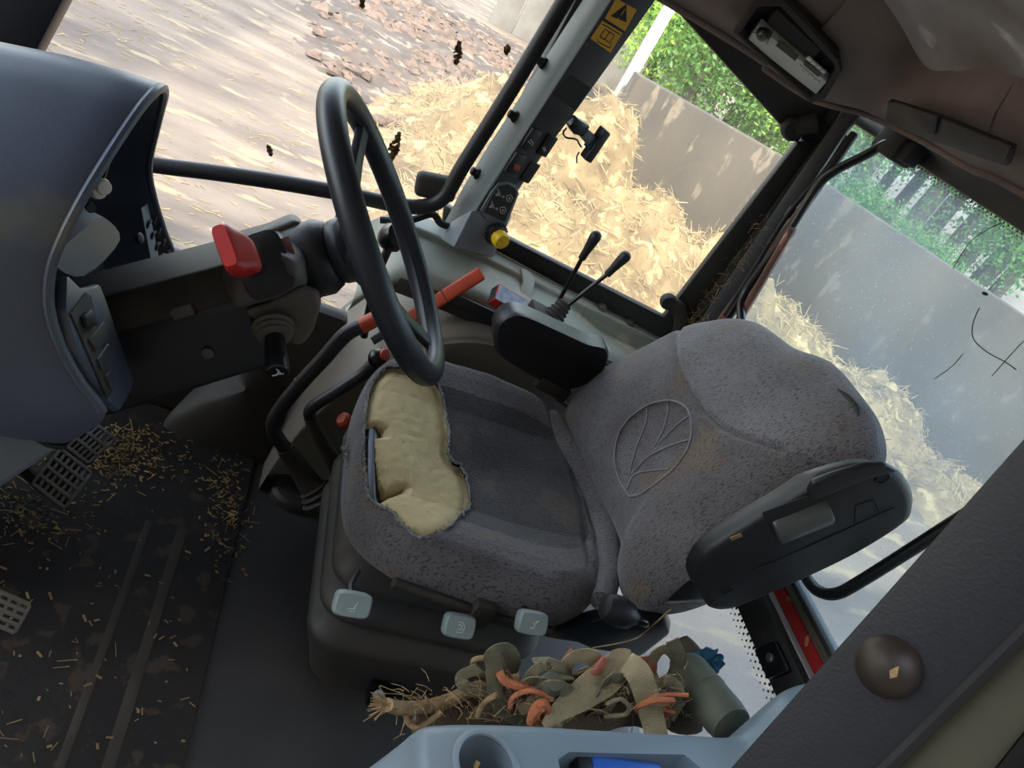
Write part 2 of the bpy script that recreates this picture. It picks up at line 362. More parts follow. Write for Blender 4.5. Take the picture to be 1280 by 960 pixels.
# unseen wall and tower behind the camera, added to block sky and sun
b = MB(); b.box2((-10, 1.6, GZ), (3.0, 1.85, 4.4)); tag(b.build('shade_wall', 'shade_wall_wood', bevel=.02), 'unseen timber wall added on the left to shade the tractor', 'wall', kind='structure')
b = MB(); b.lathe(A(6.4, 5.0, GZ), A(0, 0, 1), [(3.0, 0), (3.0, 19), (2.4, 20.4), (.6, 21)], 40); tag(b.build('shade_tower', 'concrete'), 'unseen tall round tower added to cast the yard shadow', 'light blocker', kind='structure')
WT = .70
wa0 = at(800, 95, Z=WT); wa1 = at(1005, 212, Z=WT); wb1 = at(1280, 395, Z=WT); wb1 = wa1+(wb1-wa1)*1.6
def behind(x, y):
    s_ = []
    for p, q in ((wa0, wa1), (wa1, wb1)):
        d = nrm((q-p)*A(1, 1, 0)); n = A(d[1], -d[0], 0); n = n if np.dot(n, CC-p) > 0 else -n; s_.append(np.dot(A(x, y, 0)-p*A(1, 1, 0), n))
    return (s_[0] < .02 and x < wa0[0]-.0) or s_[1] < .02
H = []
for x in np.linspace(-8.2, -.4, 190):
    row = []
    for y in np.linspace(-11.5, -3.8, 190):
        h = heapz(x, y); k = min(1, h*3)
        z = h+k*(.17*pnoise(x*1.5, y*1.5)+.13*pnoise(x*3.6, y*3.6, 3)+.07*pnoise(x*9, y*9, 7)+.035*pnoise(x*22, y*22, 7)) - .05
        row.append(A(x, y, GZ+(z if not behind(x, y) else -.06)))
    H.append(row)
HZ = np.array(H)
tag(MB().grid(HZ).build('hay_heap', 'hay'), 'big loose heap of sunlit yellow hay outside the right rear window', 'hay', kind='stuff')
st = MB()
hx = HZ.reshape(-1, 3); hx = hx[hx[:, 2] > GZ+.06]
for k in range(9000):
    p = hx[random.randrange(len(hx))]+A(random.gauss(0, .03), random.gauss(0, .03), random.uniform(-.01, .035))
    a = random.uniform(0, 2*pi); t = random.gauss(0, .5); L = random.uniform(.05, .17); d = A(cos(a)*cos(t), sin(a)*cos(t), sin(t))*L
    w = nrm(np.cross(d, A(random.random(), random.random(), random.random())))*random.uniform(.002, .006)
    st.add([p-w, p+w, p+d+w*.5, p+d-w*.5], [(0, 1, 2, 3)])
tag(st.build('hay_strands', 'hay_strand', smooth=False), 'stray hay stalks lying all over the heap', 'hay', kind='stuff')
# trampled dark litter with clumps between the heap and the far yard
G = []
for u in np.linspace(0, 1, 110):
    row = []
    for v in np.linspace(0, 1, 120):
        x = -6.5+u*7.0; y = -19+v*10.3
        lim = -9.4+1.2*(x+1.4) if x > -1.4 else -8.5
        e = min(u, 1-u, v, 1-v)*8
        z = min(.05, .05*e)-max(0, (x-.3*(-y-10)+.2))*.06+.03*pnoise(x*1.3, y*1.3)+.04*pnoise(x*4, y*4, 2)+.03*pnoise(x*9, y*9, 4)
        row.append(A(x, y, GZ+z))
    G.append(row)
tag(MB().grid(G).build('silage_litter', 'litter_dark'), 'trampled dark silage litter on the far yard', 'litter', kind='stuff')
cl = MB(); rq = np.random.RandomState(2)
for k in range(1500):
    x = rq.uniform(-5, .7); y = rq.uniform(-17, -7.4)
    if x > -.9-.22*(y+7.5)+.5*rq.rand(): continue
    if pnoise(x*.9, y*.9, 5) < -.05: continue
    r = rq.uniform(.03, .13)*(1 if y > -12 else 1.4); G = []
    for i in range(4):
        ph = pi/2*i/3
        G.append([A(x, y, GZ+.03)+A(r*cos(ph)*cos(a)*rq.uniform(.6, 1.4), r*cos(ph)*sin(a)*rq.uniform(.6, 1.4), r*.6*sin(ph)*rq.uniform(.6, 1.3)) for a in np.linspace(0, 2*pi, 6, endpoint=False)])
    cl.grid(G, cv=True)
tag(cl.build('silage_clumps', 'clump'), 'pinkish brown clumps of old silage scattered over the far yard', 'silage', kind='stuff')

ys = MB(); rq = np.random.RandomState(9)
for k in range(2000):
    x = rq.uniform(-2.2, 2.6); y = -4.2-9*rq.rand()**1.4
    if pnoise(x*.8, y*.5, 9) < -.02 and rq.rand() < .75: continue
    a = rq.normal(0, .7); L = rq.uniform(.01, .045); w = rq.uniform(.002, .005)
    ys.box((x, y, GZ+.004), (L, w, .002), (cos(a), sin(a), 0), (-sin(a), cos(a), 0), (0, 0, 1))
tag(ys.build('yard_straw', 'hay_strand', smooth=False), 'loose straw bits blown over the pale yard', 'straw', kind='stuff')
# silo walls
def slabwall(name, p, q, label, t=.22):
    d = nrm(q-p); n = A(d[1], -d[0], 0); 
    if np.dot(n, CC-p) > 0: n = -n
    b = MB(); L = np.linalg.norm(q-p)
    b.prism([A(p[0], p[1], GZ), A(q[0], q[1], GZ), q, p], n*t)
    o = b.build(name, 'concrete', bevel=.015)
    tag(o, label, 'wall', kind='structure'); return d, n
slabwall('wall_right', wa0, wa1+nrm(wa1-wa0)*.1, 'dark grey concrete silo wall behind the hay heap')
slabwall('wall_back', wa1, wb1, 'dark grey concrete silo wall seen through the rear window')
# white post at the end of the wall, pale shed wall beyond
wp = at(806, 97, Z=WT)+A(.03, -.32, 0); b = MB(); b.box((wp[0], wp[1], .85), (.055, .05, 1.85)); b.box((wp[0], wp[1], GZ+.06), (.12, .12, .06)); b.box((wp[0], wp[1], 2.72), (.075, .07, .03))
tag(b.build('post', 'white_paint', bevel=.01), 'white painted post at the end of the silo wall', 'post')
sh = thing('shed_wall', (-4, -20, GZ), 'pale grey boarded shed wall beyond the hay, left of the white post', 'wall')
pb = MB().box((0, 0, 0), (.29, .03, 1.6)).mesh('board', bevel=.008); pb.materials.append(MATS['shed_grey'])
for i in range(10): shared('board', pb, (-9.2+i*.62, -20+.02*(i % 2), GZ+1.6), sh)

def tree_mesh(name, n, rad, hgt, leaf, seed, m, lobes=7):
    rng = np.random.RandomState(seed); b = MB(); cs = []
    for i in range(lobes):
        a = rng.uniform(0, 2*pi); q = rng.uniform(.0, .62); cs.append((A(cos(a)*q*rad, sin(a)*q*rad, hgt*rng.uniform(.25, .85)), rad*rng.uniform(.35, .6)))
    idx = rng.randint(lobes, size=n); c = np.array([q[0] for q in cs])[idx]; r = np.array([q[1] for q in cs])[idx]
    N_ = lambda v: v/np.linalg.norm(v, axis=1)[:, None]
    d = N_(rng.normal(size=(n, 3))); p = c+d*(r*rng.uniform(.55, 1.05, n))[:, None]*A(1, 1, 1.15)
    u = N_(rng.normal(size=(n, 3))); w = N_(np.cross(u, rng.normal(size=(n, 3)))); s_ = (leaf*rng.uniform(.6, 1.3, n))[:, None]
    V = np.stack([p-u*s_, p-w*s_*.5, p+u*s_, p+w*s_*.5], 1).reshape(-1, 3); b.add(V, np.arange(4*n).reshape(-1, 4))
    me = b.mesh(name, smooth=False); me.materials.append(MATS[m]); return me
crown = [tree_mesh('foliage', 15000, 1.9, 4.6, .045, 3, 'leaf_bright', 14), tree_mesh('foliage', 15000, 2.0, 5.2, .045, 5, 'leaf_mid', 14), tree_mesh('foliage', 11000, 2.3, 7.0, .06, 8, 'leaf_dark', 14)]
bushm = [tree_mesh('foliage', 9000, 1.1, 2.0, .032, 12, 'leaf_bright', 9), tree_mesh('foliage', 9000, 1.15, 2.1, .032, 14, 'leaf_mid', 9)]
def trunk_mesh(h, r): 
    me = MB().tube([(0, 0, 0), (.05, 0, h*.4), (-.04, .05, h*.75), (0, 0, h)], [r*1.3, r, r*.7, r*.3], 9, 5).mesh('trunk'); me.materials.append(MATS['bark']); return me
tk = [trunk_mesh(3.4, .12), trunk_mesh(7.5, .14), trunk_mesh(.9, .05)]
def place_tree(name, loc, cm, tm, label, cat, group, lift=0, s=1, rz=0):
    t = thing(name, loc, label, cat, group)
    for nm, me, dz in (('trunk', tm, 0), ('foliage', cm, lift)):
        o = shared(nm, me, (loc[0], loc[1], loc[2]+dz*s), t, Matrix.Rotation(rz, 3, 'Z')); o.matrix_basis = o.matrix_basis @ Matrix.Scale(s, 4)
    return t
rng = random.Random(4)
def polar(x, d): r = ray(x[0], x[1]); q = nrm(A(r[0], r[1], 0)); return (q[0]*d, q[1]*d, GZ)
for i, (px_, d, s) in enumerate([((830, 60), 15, 1.0), ((880, 95), 14, 1.1), ((930, 120), 14.5, 1.15), ((975, 150), 14, 1.0), ((1010, 180), 15.5, 1.1)]):
    place_tree('broadleaf_tree', polar(px_, d), crown[i % 2], tk[0], 'sunlit bright green tree behind the silo wall beyond the right rear side window', 'tree', 'green trees beyond the side window', .6, s, rng.uniform(0, 6))
for i, (px_, d, s) in enumerate([((1040, 215), 12.0, 1.0), ((1080, 245), 11.4, 1.1), ((1120, 270), 11.6, .9), ((1160, 300), 11.0, 1.05), ((1205, 330), 10.6, 1.0), ((1250, 360), 10.4, .9)]):
    place_tree('bush', polar(px_, d), bushm[i % 2], tk[2], 'pale green bush along the silo wall seen through the rear window', 'bush', 'bushes beyond the rear window', .2, s*.74, rng.uniform(0, 6))
for i in range(11):
    px_ = (1050+i*24, 160+i*16)
    place_tree('forest_tree', polar(px_, rng.uniform(14.5, 21)), crown[2 if i % 3 else 1], tk[1], 'tall dark tree with bare lower trunk in the forest behind the rear window', 'tree', 'forest trees beyond the rear window', .9+1.2*rng.random(), rng.uniform(.8, 1.1), rng.uniform(0, 6))
for i in range(3):
    px_ = (860+i*50, 60+i*34)
    place_tree('forest_tree', polar(px_, rng.uniform(20, 28)), crown[1 if i % 2 else 2], tk[1], 'tall green tree standing behind the sunlit trees of the side window', 'tree', 'far trees beyond the side window', 1.2, rng.uniform(1, 1.3), rng.uniform(0, 6))

# ------------------------------------------------------------------ cab shell
b = MB(); b.box2((-1.25, -1.92, -.05), (1.0, -.28, 0)); tag(b.build('floor', 'floor', bevel=.004), 'worn grey floor of the cab', 'floor', kind='structure')
# headliner: shallow dome
G = []
for u in np.linspace(0, 1, 24):
    row = []
    for v in np.linspace(0, 1, 24):
        x = -1.12+u*1.95; y = -1.62+v*1.34
        e = min(1, min(u, 1-u, v, 1-v)*4.5); row.append(A(x, y, 1.475+.125*math.sin(e*pi/2)+.012*pnoise(x*6, y*6)+.006*pnoise(x*17, y*17)))
    G.append(row)
hl = MB().grid(G); o = hl.build('ceiling', 'headliner'); tag(o, 'sagging dirty grey-brown fabric headliner of the cab', 'ceiling', kind='structure')
b = MB(); b.box2((-1.45, -2.12, 1.66), (1.15, -.1, 1.74)); o = b.build('roof', 'shroud_grey', bevel=.02); tag(o, 'outer roof skin of the tractor cab above the headliner', 'roof', kind='structure')

# roof edge trim with radio pocket, along the right side and across the rear
lo = [at(905, 40, Y=-1.66)+A(1.2, 0, -.02), at(905, 42, Y=-1.66), at(960, 85, Y=-1.665), at(1012, 120, Y=-1.66), at(1042, 131, Y=-1.62), at(1085, 142, X=-1.08), at(1150, 172, X=-1.09), at(1215, 208, X=-1.09), at(1290, 243, X=-1.09), at(1290, 243, X=-1.09)+A(0, .75, 0)]
hi = [at(985, -15, Y=-1.46)+A(1.0, 0, .0), at(985, -15, Y=-1.46), at(1035, 35, Y=-1.46), at(1090, 78, Y=-1.44), at(1130, 108, Y=-1.42), at(1165, 118, X=-.97), at(1205, 130, X=-.95), at(1240, 140, X=-.95), at(1290, 155, X=-.95), at(1290, 155, X=-.95)+A(0, .7, 0)]
lo = spline(lo, 6); hi = spline(hi, 6)
tr = thing('trim_1', (-.9, -1.6, 1.45), 'brown felt roof trim with rounded lower lip along the cab roof edge', 'trim', kind='structure')
G = []
for a_, c_ in zip(lo, hi):
    row = []
    for t in np.linspace(0, 1, 14):
        p = a_*(1-t)+c_*t; bul = math.sin(pi*t)*.012+.006*pnoise(p[0]*9, p[1]*9, t*2)
        row.append(p+A(0, 0, -bul)+A(.2, .9, 0)*0)
    back = a_+nrm(a_-c_)*A(1, 1, 0)*.03; row = [back+A(0, 0, .05), back+A(0, 0, .01), a_+nrm(a_-c_)*.012+A(0, 0, -.006)]+row
    row.append(c_+nrm(c_-a_)*.03+A(0, 0, .03)); row.append(c_+nrm(c_-a_)*.05+A(0, 0, .10))
    G.append(row)
MB().grid(G).build('felt_cover', 'trim_brown', tr)
MB().tube([p+A(0, 0, -.004) for p in lo[5:]], .006, 8).build('lip', 'trim_brown', tr)
# recess panel in the rear trim
PT = plane3(at(1115, 125, X=-1.00), at(1270, 190, X=-1.00), at(1125, 150, X=-1.045))
vp = tr2 = plate([(1116, 122), (1180, 142), (1274, 180), (1266, 203), (1172, 172), (1112, 148)], (PT[0]+PT[1]*.02, PT[1]), .012, 'shroud_dark', 'vent_panel', tr, bevel=.004)
plate([(1120, 126), (1174, 144), (1170, 168), (1117, 146)], (PT[0]+PT[1]*.033, PT[1]), .004, 'black_dusty', 'flap', vp, bevel=.0015)
plate([(1181, 147), (1266, 182), (1260, 198), (1178, 172)], (PT[0]+PT[1]*.033, PT[1]), .004, 'black_dusty', 'flap', vp, bevel=.0015)

# radio pocket + radio
PR = plane3(at(925, 30, Y=-1.55), at(1018, 112, Y=-1.55), at(1055, 70, Y=-1.46))
pk = thing('radio_housing', at(990, 60, P=PR), 'black recessed housing in the roof trim around the radio', 'housing')
def ring(outer, inner, P, t, lift=0):
    O = [at(x, y, P=P)+P[1]*lift for x, y in outer]; I = [at(x, y, P=P)+P[1]*lift for x, y in inner]; n = P[1]*t
    return MB().grid([[p for p in O], [p+n for p in O], [p+n for p in I], [p-P[1]*.05 for p in I]], cv=True)
outer = [(921, 28), (1018, 118), (1036, 112), (1056, 78), (1052, 62), (985, -12), (950, -12)]
inner = [(929, 31), (1017, 111), (1030, 107), (1048, 77), (1046, 66), (981, -4), (953, -4)]
ring(outer, inner, PR, .010, .012).build('bezel', 'black_dusty', pk, bevel=.002)
PRb = (PR[0]-PR[1]*.012, PR[1])
plate([(921, 31), (1017, 113), (1050, 75), (983, -8), (948, -8)], PRb, .004, 'black_plastic', 'backplate', pk)
plate([(962, 18), (1018, 68), (1030, 52), (975, 0)], PRb, .020, 'black_dusty', 'card_slot', pk, bevel=.003)
PF = (PR[0]+PR[1]*.016, PR[1])
rd = thing('radio', at(985, 65, P=PF), 'silver car radio with round knob, small display and two rows of buttons', 'radio')
rd_ = rd; rd = plate([(938, 40), (952, 22), (1038, 92), (1024, 108)], (PF[0]-PF[1]*.02, PF[1]), .02, 'radio_silver', 'faceplate', rd, bevel=.002)
plate([(970, 57), (974, 50), (999, 69), (994, 76)], PF, .0006, 'radio_lcd', 'display', rd)
kc = at(955, 41, P=PF)
MB().lathe(kc, PF[1], [(.0155, 0), (.0155, .002), (.0135, .003)], 22).build('knob_ring', 'black_gloss', rd)
MB().lathe(kc, PF[1], [(.0115, .001), (.0115, .009), (.0095, .012), (.004, .013)], 22).build('knob', 'steel', rd)
e1 = nrm(at(1038, 92, P=PF)-at(952, 22, P=PF)); e2 = np.cross(PF[1], e1)
bm_ = MB().box((0, 0, 0), (.0058, .0042, .0022)).mesh('button', bevel=.001); bm_.materials.append(MATS['radio_silver'])
for q0, q1 in (((1012, 73), (1029, 88)), ((1001, 83), (1021, 101))):
    for k in range(4):
        c = at(q0[0]+(q1[0]-q0[0])*k/3, q0[1]+(q1[1]-q0[1])*k/3, P=PF); shared('button', bm_, c+PF[1]*.001, rd, basis(e1, e2, PF[1]))
plate([(1004, 80), (1007, 76), (1027, 91), (1023, 96)], PF, .0008, 'seal_olive', 'label_strip', rd)
for q in ((943, 40), (1024, 103)): MB().lathe(at(*q, P=PF), PF[1], [(.0016, 0), (.0016, .0008)], 8).build('screw', 'print_black', rd)
for q in (((958, 55), (968, 36)), ((954, 52), (962, 46))): MB().tube([at(*q[0], P=PF), at(*q[1], P=PF)], .0007, 6).build('joint', 'print_black', rd)

# ------------------------------------------------------------------ right side: pillars, door glass, quarter window
Yb = -1.86
QP = plane3(A(-.55, -1.86, .7), A(-.55, -1.86, 1.4), A(-1.14, -1.735, .7))        # plane of the rear side window
def bar(p, q, w, d, n): # straight bar from p to q, w wide in-plane, d deep along n
    t = nrm(q-p); s_ = nrm(np.cross(t, n)); return [p-s_*w, p+s_*w, p+s_*w-n*d, p-s_*w-n*d], (q-p)
w1 = thing('window_1', (-.85, -1.82, .7), 'right rear side window of the cab with black frame', 'window', kind='structure')
gl = [at(600, 266, P=QP), at(828, 398, P=QP), at(1000, 172, P=QP), at(800, -60, P=QP)]
MB().prism([p-QP[1]*.012 for p in gl], -QP[1]*.005).build('pane', 'glass_side', w1, smooth=False)
def framebar(px0, px1, px2, px3, P, t, m, nm, parent, lift=0, **k): return plate([px0, px1, px2, px3], P, t, m, nm, parent, lift, **k)
plate([(555, 254), (648, 303), (832, 396), (850, 420), (842, 446), (815, 424), (640, 326), (552, 280)], QP, .03, 'frame_black', 'frame_bottom', w1, -.02, bevel=.006)
framebar((826, 398), (846, 420), (1030, 172), (996, 176), QP, .032, 'frame_black', 'frame_rear', w1, -.02, bevel=.006)
framebar((720, -125), (760, -180), (1040, 128), (995, 178), QP, .032, 'frame_black', 'frame_top', w1, -.02, bevel=.006)
def knob(c, n, r, h, parent, nm='latch', m='black_rubber'):
    return MB().lathe(c, n, [(r*.5, -.01), (r*.55, 0), (r, h*.2), (r, h*.7), (r*.8, h)], 18).build(nm, m, parent)
knob(at(834, 372, P=QP)+QP[1]*.012, QP[1], .022, .03, w1); MB().tube([at(834, 372, P=QP)+QP[1]*.025, at(850, 385, P=QP)+QP[1]*.03, at(848, 410, P=QP)+QP[1]*.02, at(838, 432, P=QP)+QP[1]*.015], [.018, .022, .02, .016], 10, 5).build('latch_arm', 'black_dusty', w1)
knob(at(988, 158, P=QP)+QP[1]*.012, QP[1], .028, .03, w1, 'hinge'); MB().tube([at(988, 158, P=QP)+QP[1]*.03, at(1015, 150, P=QP)+QP[1]*.03], [.02, .026], 10).build('hinge_arm', 'black_dusty', w1)

# corner post between side and rear window
cp = thing('trim_2', (-1.16, -1.72, .55), 'dark rear corner post of the cab with rusty strip and hay stuck to it', 'post', kind='structure')
def post(pxa, pxb, wa, X, m, nm, lift=0, depth=.05):
    # strip from bottom pixel to top pixel at plane X, wa px wide
    n = nrm(A(.65, .76, 0)); P = (at(*pxa, X=X), n); P = (P[0]+n*lift, n)
    d = nrm(A(pxb[0]-pxa[0], pxb[1]-pxa[1])); w = A(-d[1], d[0])
    c = [(pxa[0]-w[0]*wa/2, pxa[1]-w[1]*wa/2), (pxa[0]+w[0]*wa/2, pxa[1]+w[1]*wa/2), (pxb[0]+w[0]*wa/2, pxb[1]+w[1]*wa/2), (pxb[0]-w[0]*wa/2, pxb[1]-w[1]*wa/2)]
    pts = [at(x, y, P=P) for x, y in c]
    return MB().prism(pts, -n*depth).build(nm, m, cp, bevel=.006)
post((825, 455), (1052, 128), 34, -1.12, 'frame_black', 'inner_post', 0, .06)
post((846, 462), (1066, 135), 20, -1.135, 'pillar_dark', 'post_face', .006, .05)
post((872, 440), (1014, 243), 9, -1.14, 'rusty', 'rust_strip', .016, .04)
post((874, 448), (1068, 165), 10, -1.145, 'black_rubber', 'seal', .004, .04)
post((892, 452), (990, 285), 9, -1.15, 'rusty', 'rust_strip', .016, .04)
MB().tube([at(1060, 170, X=-1.13), at(1030, 215, X=-1.13), at(985, 268, X=-1.12), at(940, 340, X=-1.12), at(905, 395, X=-1.12)], .006, 8, 6).build('cable', 'black_rubber', cp)
hs = MB()
for k in range(130):
    t = random.random()**2; p = at(865+95*t+random.gauss(0, 5), 408-135*t+random.gauss(0, 5), X=-1.09)
    d = A(random.gauss(0, 1), random.gauss(0, 1), random.gauss(0, 1)); d = nrm(d)*random.uniform(.01, .035); hs.tube([p, p+d*.5+A(0, 0, .003), p+d], .0006, 3, cap=False)
o = hs.build('hay_wisps', 'straw', cp, smooth=False); o['kind'] = 'stuff'

# front right post, door glass, grab rail
pa, pb_ = at(112, -60, Y=-1.82), at(38, 80, Y=-1.82); dp_ = (pa-pb_)/(pa[2]-pb_[2]); q1 = pb_+dp_*(1.66-pb_[2]); q0 = pb_+dp_*(0-pb_[2])
ap = MB(); ap.prism([q0, q1, q1+A(.16, 0, 0), q0+A(.16, 0, 0)], A(0, -.08, 0))
o = ap.build('trim_3', 'black_plastic', bevel=.01); tag(o, 'black front right cab post at the windscreen', 'post', kind='structure')
dr = thing('door_1', (-.05, -1.86, 0), 'right door of the cab with full glass and black tubular grab rail', 'door', kind='structure')
MB().box2((-.46, -1.880, .02), (.95, -1.875, 1.6)).build('pane', 'glass_clear', dr, smooth=False)
MB().box2((-.50, -1.90, -.02), (1.0, -1.84, .04)).build('frame_bottom', 'frame_black', dr, bevel=.006)
MB().box2((-.53, -1.90, .0), (-.46, -1.85, 1.62)).build('frame_rear', 'frame_black', dr, bevel=.006)
rl = [at(150, 196, Y=-1.76), at(192, 206, Y=-1.76), at(270, 216, Y=-1.76), at(350, 228, Y=-1.76), at(430, 242, Y=-1.76), at(490, 255, Y=-1.77), at(530, 258, Y=-1.775), at(556, 245, Y=-1.775), at(580, 205, Y=-1.775), at(640, 110, Y=-1.78), at(712, -10, Y=-1.79), at(745, -65, Y=-1.79)]
MB().tube(rl, .0185, 14, 5).build('grab_rail', 'black_plastic', dr)
bc = at(545, 233, Y=-1.80); MB().box(bc, (.05, .02, .03), nrm(A(-.8, 0, .2)), A(0, 1, 0), nrm(A(.2, 0, .8))).build('latch_bracket', 'black_dusty', dr, bevel=.014, seg=3)
MB().tube([at(475, 275, Y=-1.78), at(510, 276, Y=-1.78), at(540, 268, Y=-1.79), at(552, 280, Y=-1.79), at(575, 286, Y=-1.8)], .009, 8, 6).build('cable', 'black_rubber', dr)

# pillar console with switches
q = -1.70
PC = plane3(at(640, 190, Y=q), at(762, 0, Y=q), at(719, 137, Y=q-.035))
pc = thing('pillar_console', at(590, 300, Y=-1.78), 'tall grey switch console on the right door pillar with yellow warning sticker', 'console')
E_ = [(790, -46), (762, 0), (640, 190), (601, 252), (575, 296)]       # edge between the light and the dark face
R_ = [(846, -46), (815, 3), (719, 137), (647, 240), (612, 302)]       # right edge of the dark face
Ep = [at(x, y, P=PC) for x, y in E_]; Rp = [at(x, y, P=PC) for x, y in R_]
Lp = [at(x, y, Y=-1.84) for x, y in [(756, -46), (727, 0), (606, 187), (577, 235), (552, 283)]]
Bk = [r+A(-.015, -.11, 0) for r in Rp]
rings = [[Lp[i], Ep[i], Rp[i], Bk[i]] for i in range(5)]
body = MB().loft(rings).build('body', 'pillar_light', pc, bevel=.006)
dark = MB().prism([Ep[0]+PC[1]*.001, Ep[1]+PC[1]*.001, Ep[2]+PC[1]*.001, at(612, 236, P=PC), at(650, 228, P=PC), Rp[2]+PC[1]*.001, Rp[1]+PC[1]*.001, Rp[0]+PC[1]*.001], PC[1]*.004); dark.build('face_panel', 'pillar_dark', pc, bevel=.0015)
foot = MB().loft([[at(566, 275, Y=-1.80), at(590, 262, P=PC), at(640, 262, P=PC), at(640, 270, Y=-1.84)], [at(546, 296, Y=-1.80), at(566, 305, P=PC)+A(0, .02, 0), at(615, 318, P=PC)+A(0, .02, 0), at(620, 312, Y=-1.84)]]).build('foot', 'grey_plastic', pc, bevel=.006)
plate([(712, 92), (737, 108), (718, 137), (689, 117)], PC, .0012, 'black_rubber', 'tape_band', pc, .004)
sw = MB().box((0, 0, 0), (.0155, .026, .006)).mesh('switch', bevel=.003); sw.materials.append(MATS['black_plastic'])
ey = nrm(at(762, 0, P=PC)-at(640, 190, P=PC)); ex = np.cross(ey, PC[1])
swp = [(662, 172), (682, 180), (642, 202), (661, 214)]
swo = []
for i, s_ in enumerate(swp):
    o = shared('switch', sw, at(*s_, P=PC)+PC[1]*.005, pc, basis(ex, ey, PC[1]))
    if i == 3: o.scale = (1, 1, .4)
    swo.append(o)
def mark(parent, P, pts, w=.0012, m='print_white', nm='symbol', lift=.0):
    b_ = MB()
    for ln in pts: b_.tube([at(x, y, P=P)+P[1]*lift for x, y in ln], w, 5)
    return b_.build(nm, m, parent)
mark(pc, PC, [[(657, 173), (661, 177)], [(660, 171), (664, 176), (662, 179)]], .0009, lift=.011); mark(pc, PC, [[(676, 184), (679, 180), (677, 187)], [(675, 181), (680, 185)]], .0009, lift=.011)
plate([(641, 201), (648, 204), (646, 211), (639, 208)], PC, .001, 'orange_plastic', 'switch_mark', pc, .0112)
# lower label pad with symbols and the yellow knob
PL = (PC[0]+PC[1]*.004, PC[1])
plate([(614, 238), (622, 228), (634, 226), (645, 231), (648, 241), (630, 287), (606, 272), (600, 262)], PL, .004, 'grey_plastic', 'label_surround', pc, bevel=.0015)
plate([(617, 239), (624, 231), (634, 229), (643, 234), (645, 241), (630, 276), (604, 264)], PL, .0015, 'black_rubber', 'label_pad', pc, .004)
PM = (PL[0]+PL[1]*.0056, PL[1])
def pto(dx, dy, s_=1):
    L = lambda *q: [(dx+a*s_, dy+b_*s_) for a, b_ in q]
    return [L((0, -7), (0, -3)), L((-3, 2), (2, -3)), L((-4, 0), (3, 2)), L((-2, -2), (3, 0)), L((5, 2), (7, 2), (7, 4), (5, 4), (5, 2)), L((11, 1), (16, 1), (18, 5), (15, 9), (11, 8), (10, 4), (11, 1)), L((13, 4), (15, 4), (15, 6), (13, 6), (13, 4))]
mark(pc, PM, pto(623, 243), .0008); mark(pc, PM, pto(615, 258), .0008)
yk = at(617, 288, P=PC)+PC[1]*.01
MB().lathe(yk, PC[1], [(.026, -.012), (.026, .012), (.022, .016)], 26).build('knob_collar', 'black_rubber', pc); kcol = bpy.data.objects[[o_.name for o_ in bpy.data.objects if o_.name.startswith('knob_collar')][-1]]
tooth = MB().box((0, 0, 0), (.0022, .002, .012)).mesh('tooth'); tooth.materials.append(MATS['black_rubber'])
for k in range(18): shared('tooth', tooth, yk+.0265*(cos(k*pi/9)*ex+sin(k*pi/9)*ey), kcol, Matrix.Rotation(0, 3, 'Z') @ basis(cos(k*pi/9)*ex+sin(k*pi/9)*ey, -sin(k*pi/9)*ex+cos(k*pi/9)*ey, PC[1]))
MB().lathe(yk, PC[1], [(.019, .012), (.021, .02), (.021, .036), (.018, .041), (.006, .042)], 26).build('knob', 'yellow', pc)
# warning sticker
PS = (PC[0]+PC[1]*.0052, PC[1])
plate([(770, -2), (796, 12), (781, 39), (756, 23)], PS, .0006, 'sticker_yellow', 'sticker', pc)
plate([(753, 26), (778, 41), (763, 66), (738, 48)], PS, .0006, 'sticker_yellow', 'sticker', pc)
PS2 = (PS[0]+PS[1]*.0008, PS[1])
plate([(783, 5), (783, 28), (763, 20)], PS2, .0004, 'print_black', 'warning_triangle', pc)
mark(pc, PS2, [[(781, 11), (776, 19)], [(773, 22), (772, 23)]], .0016, 'sticker_yellow', 'exclamation', .0006)
mark(pc, PS2, [[(753, 30), (775, 43)], [(750, 46), (756, 36), (762, 40), (768, 44), (762, 54), (756, 49), (750, 46)], [(762, 40), (756, 49)], [(747, 49), (747, 52), (762, 60), (764, 55)]], .0011, 'print_black', 'book_symbol')
MB().tube([at(754, 24.5, P=PS2), at(780, 40, P=PS2)], .0008, 5).build('divider', 'print_black', pc)
PLf = plane3(Lp[1], Ep[1], Ep[2])
for q_ in ((681, 80), (646, 147), (599, 218)): MB().lathe(at(*q_, P=PLf), PLf[1], [(.015, 0), (.015, .008), (.011, .012), (.010, .022), (.004, .024)], 6).build('bolt', 'black_rubber', pc)

# phone holder clipped to the console
ph = thing('phone_holder', at(720, 155, Y=-1.72), 'small black phone holder with dangling wire clipped to the pillar console edge', 'holder')
PH = (at(733, 172, Y=-1.70), PC[1])
plate([(706, 152), (716, 142), (733, 153), (724, 166), (712, 163)], PH, .02, 'black_gloss', 'clamp', ph, bevel=.004)
plate([(716, 160), (726, 153), (743, 168), (732, 180)], PH, .016, 'grey_plastic', 'arm', ph, bevel=.004)
plate([(724, 193), (750, 155), (757, 161), (732, 198)], PH, .026, 'black_plastic', 'cradle', ph, bevel=.004)
plate([(729, 180), (743, 166), (745, 169), (731, 183)], PH, .022, 'cloth_blue', 'pad', ph, bevel=.002)
MB().tube([at(*q_, Y=-1.69) for q_ in ((708, 160), (704, 166), (708, 172), (720, 174), (724, 180), (727, 184))], .0022, 6, 5).build('wire', 'black_rubber', ph)
MB().tube([at(*q_, Y=-1.69) for q_ in ((724, 190), (721, 196), (721, 204))], .0018, 6, 4).build('wire', 'black_rubber', ph)

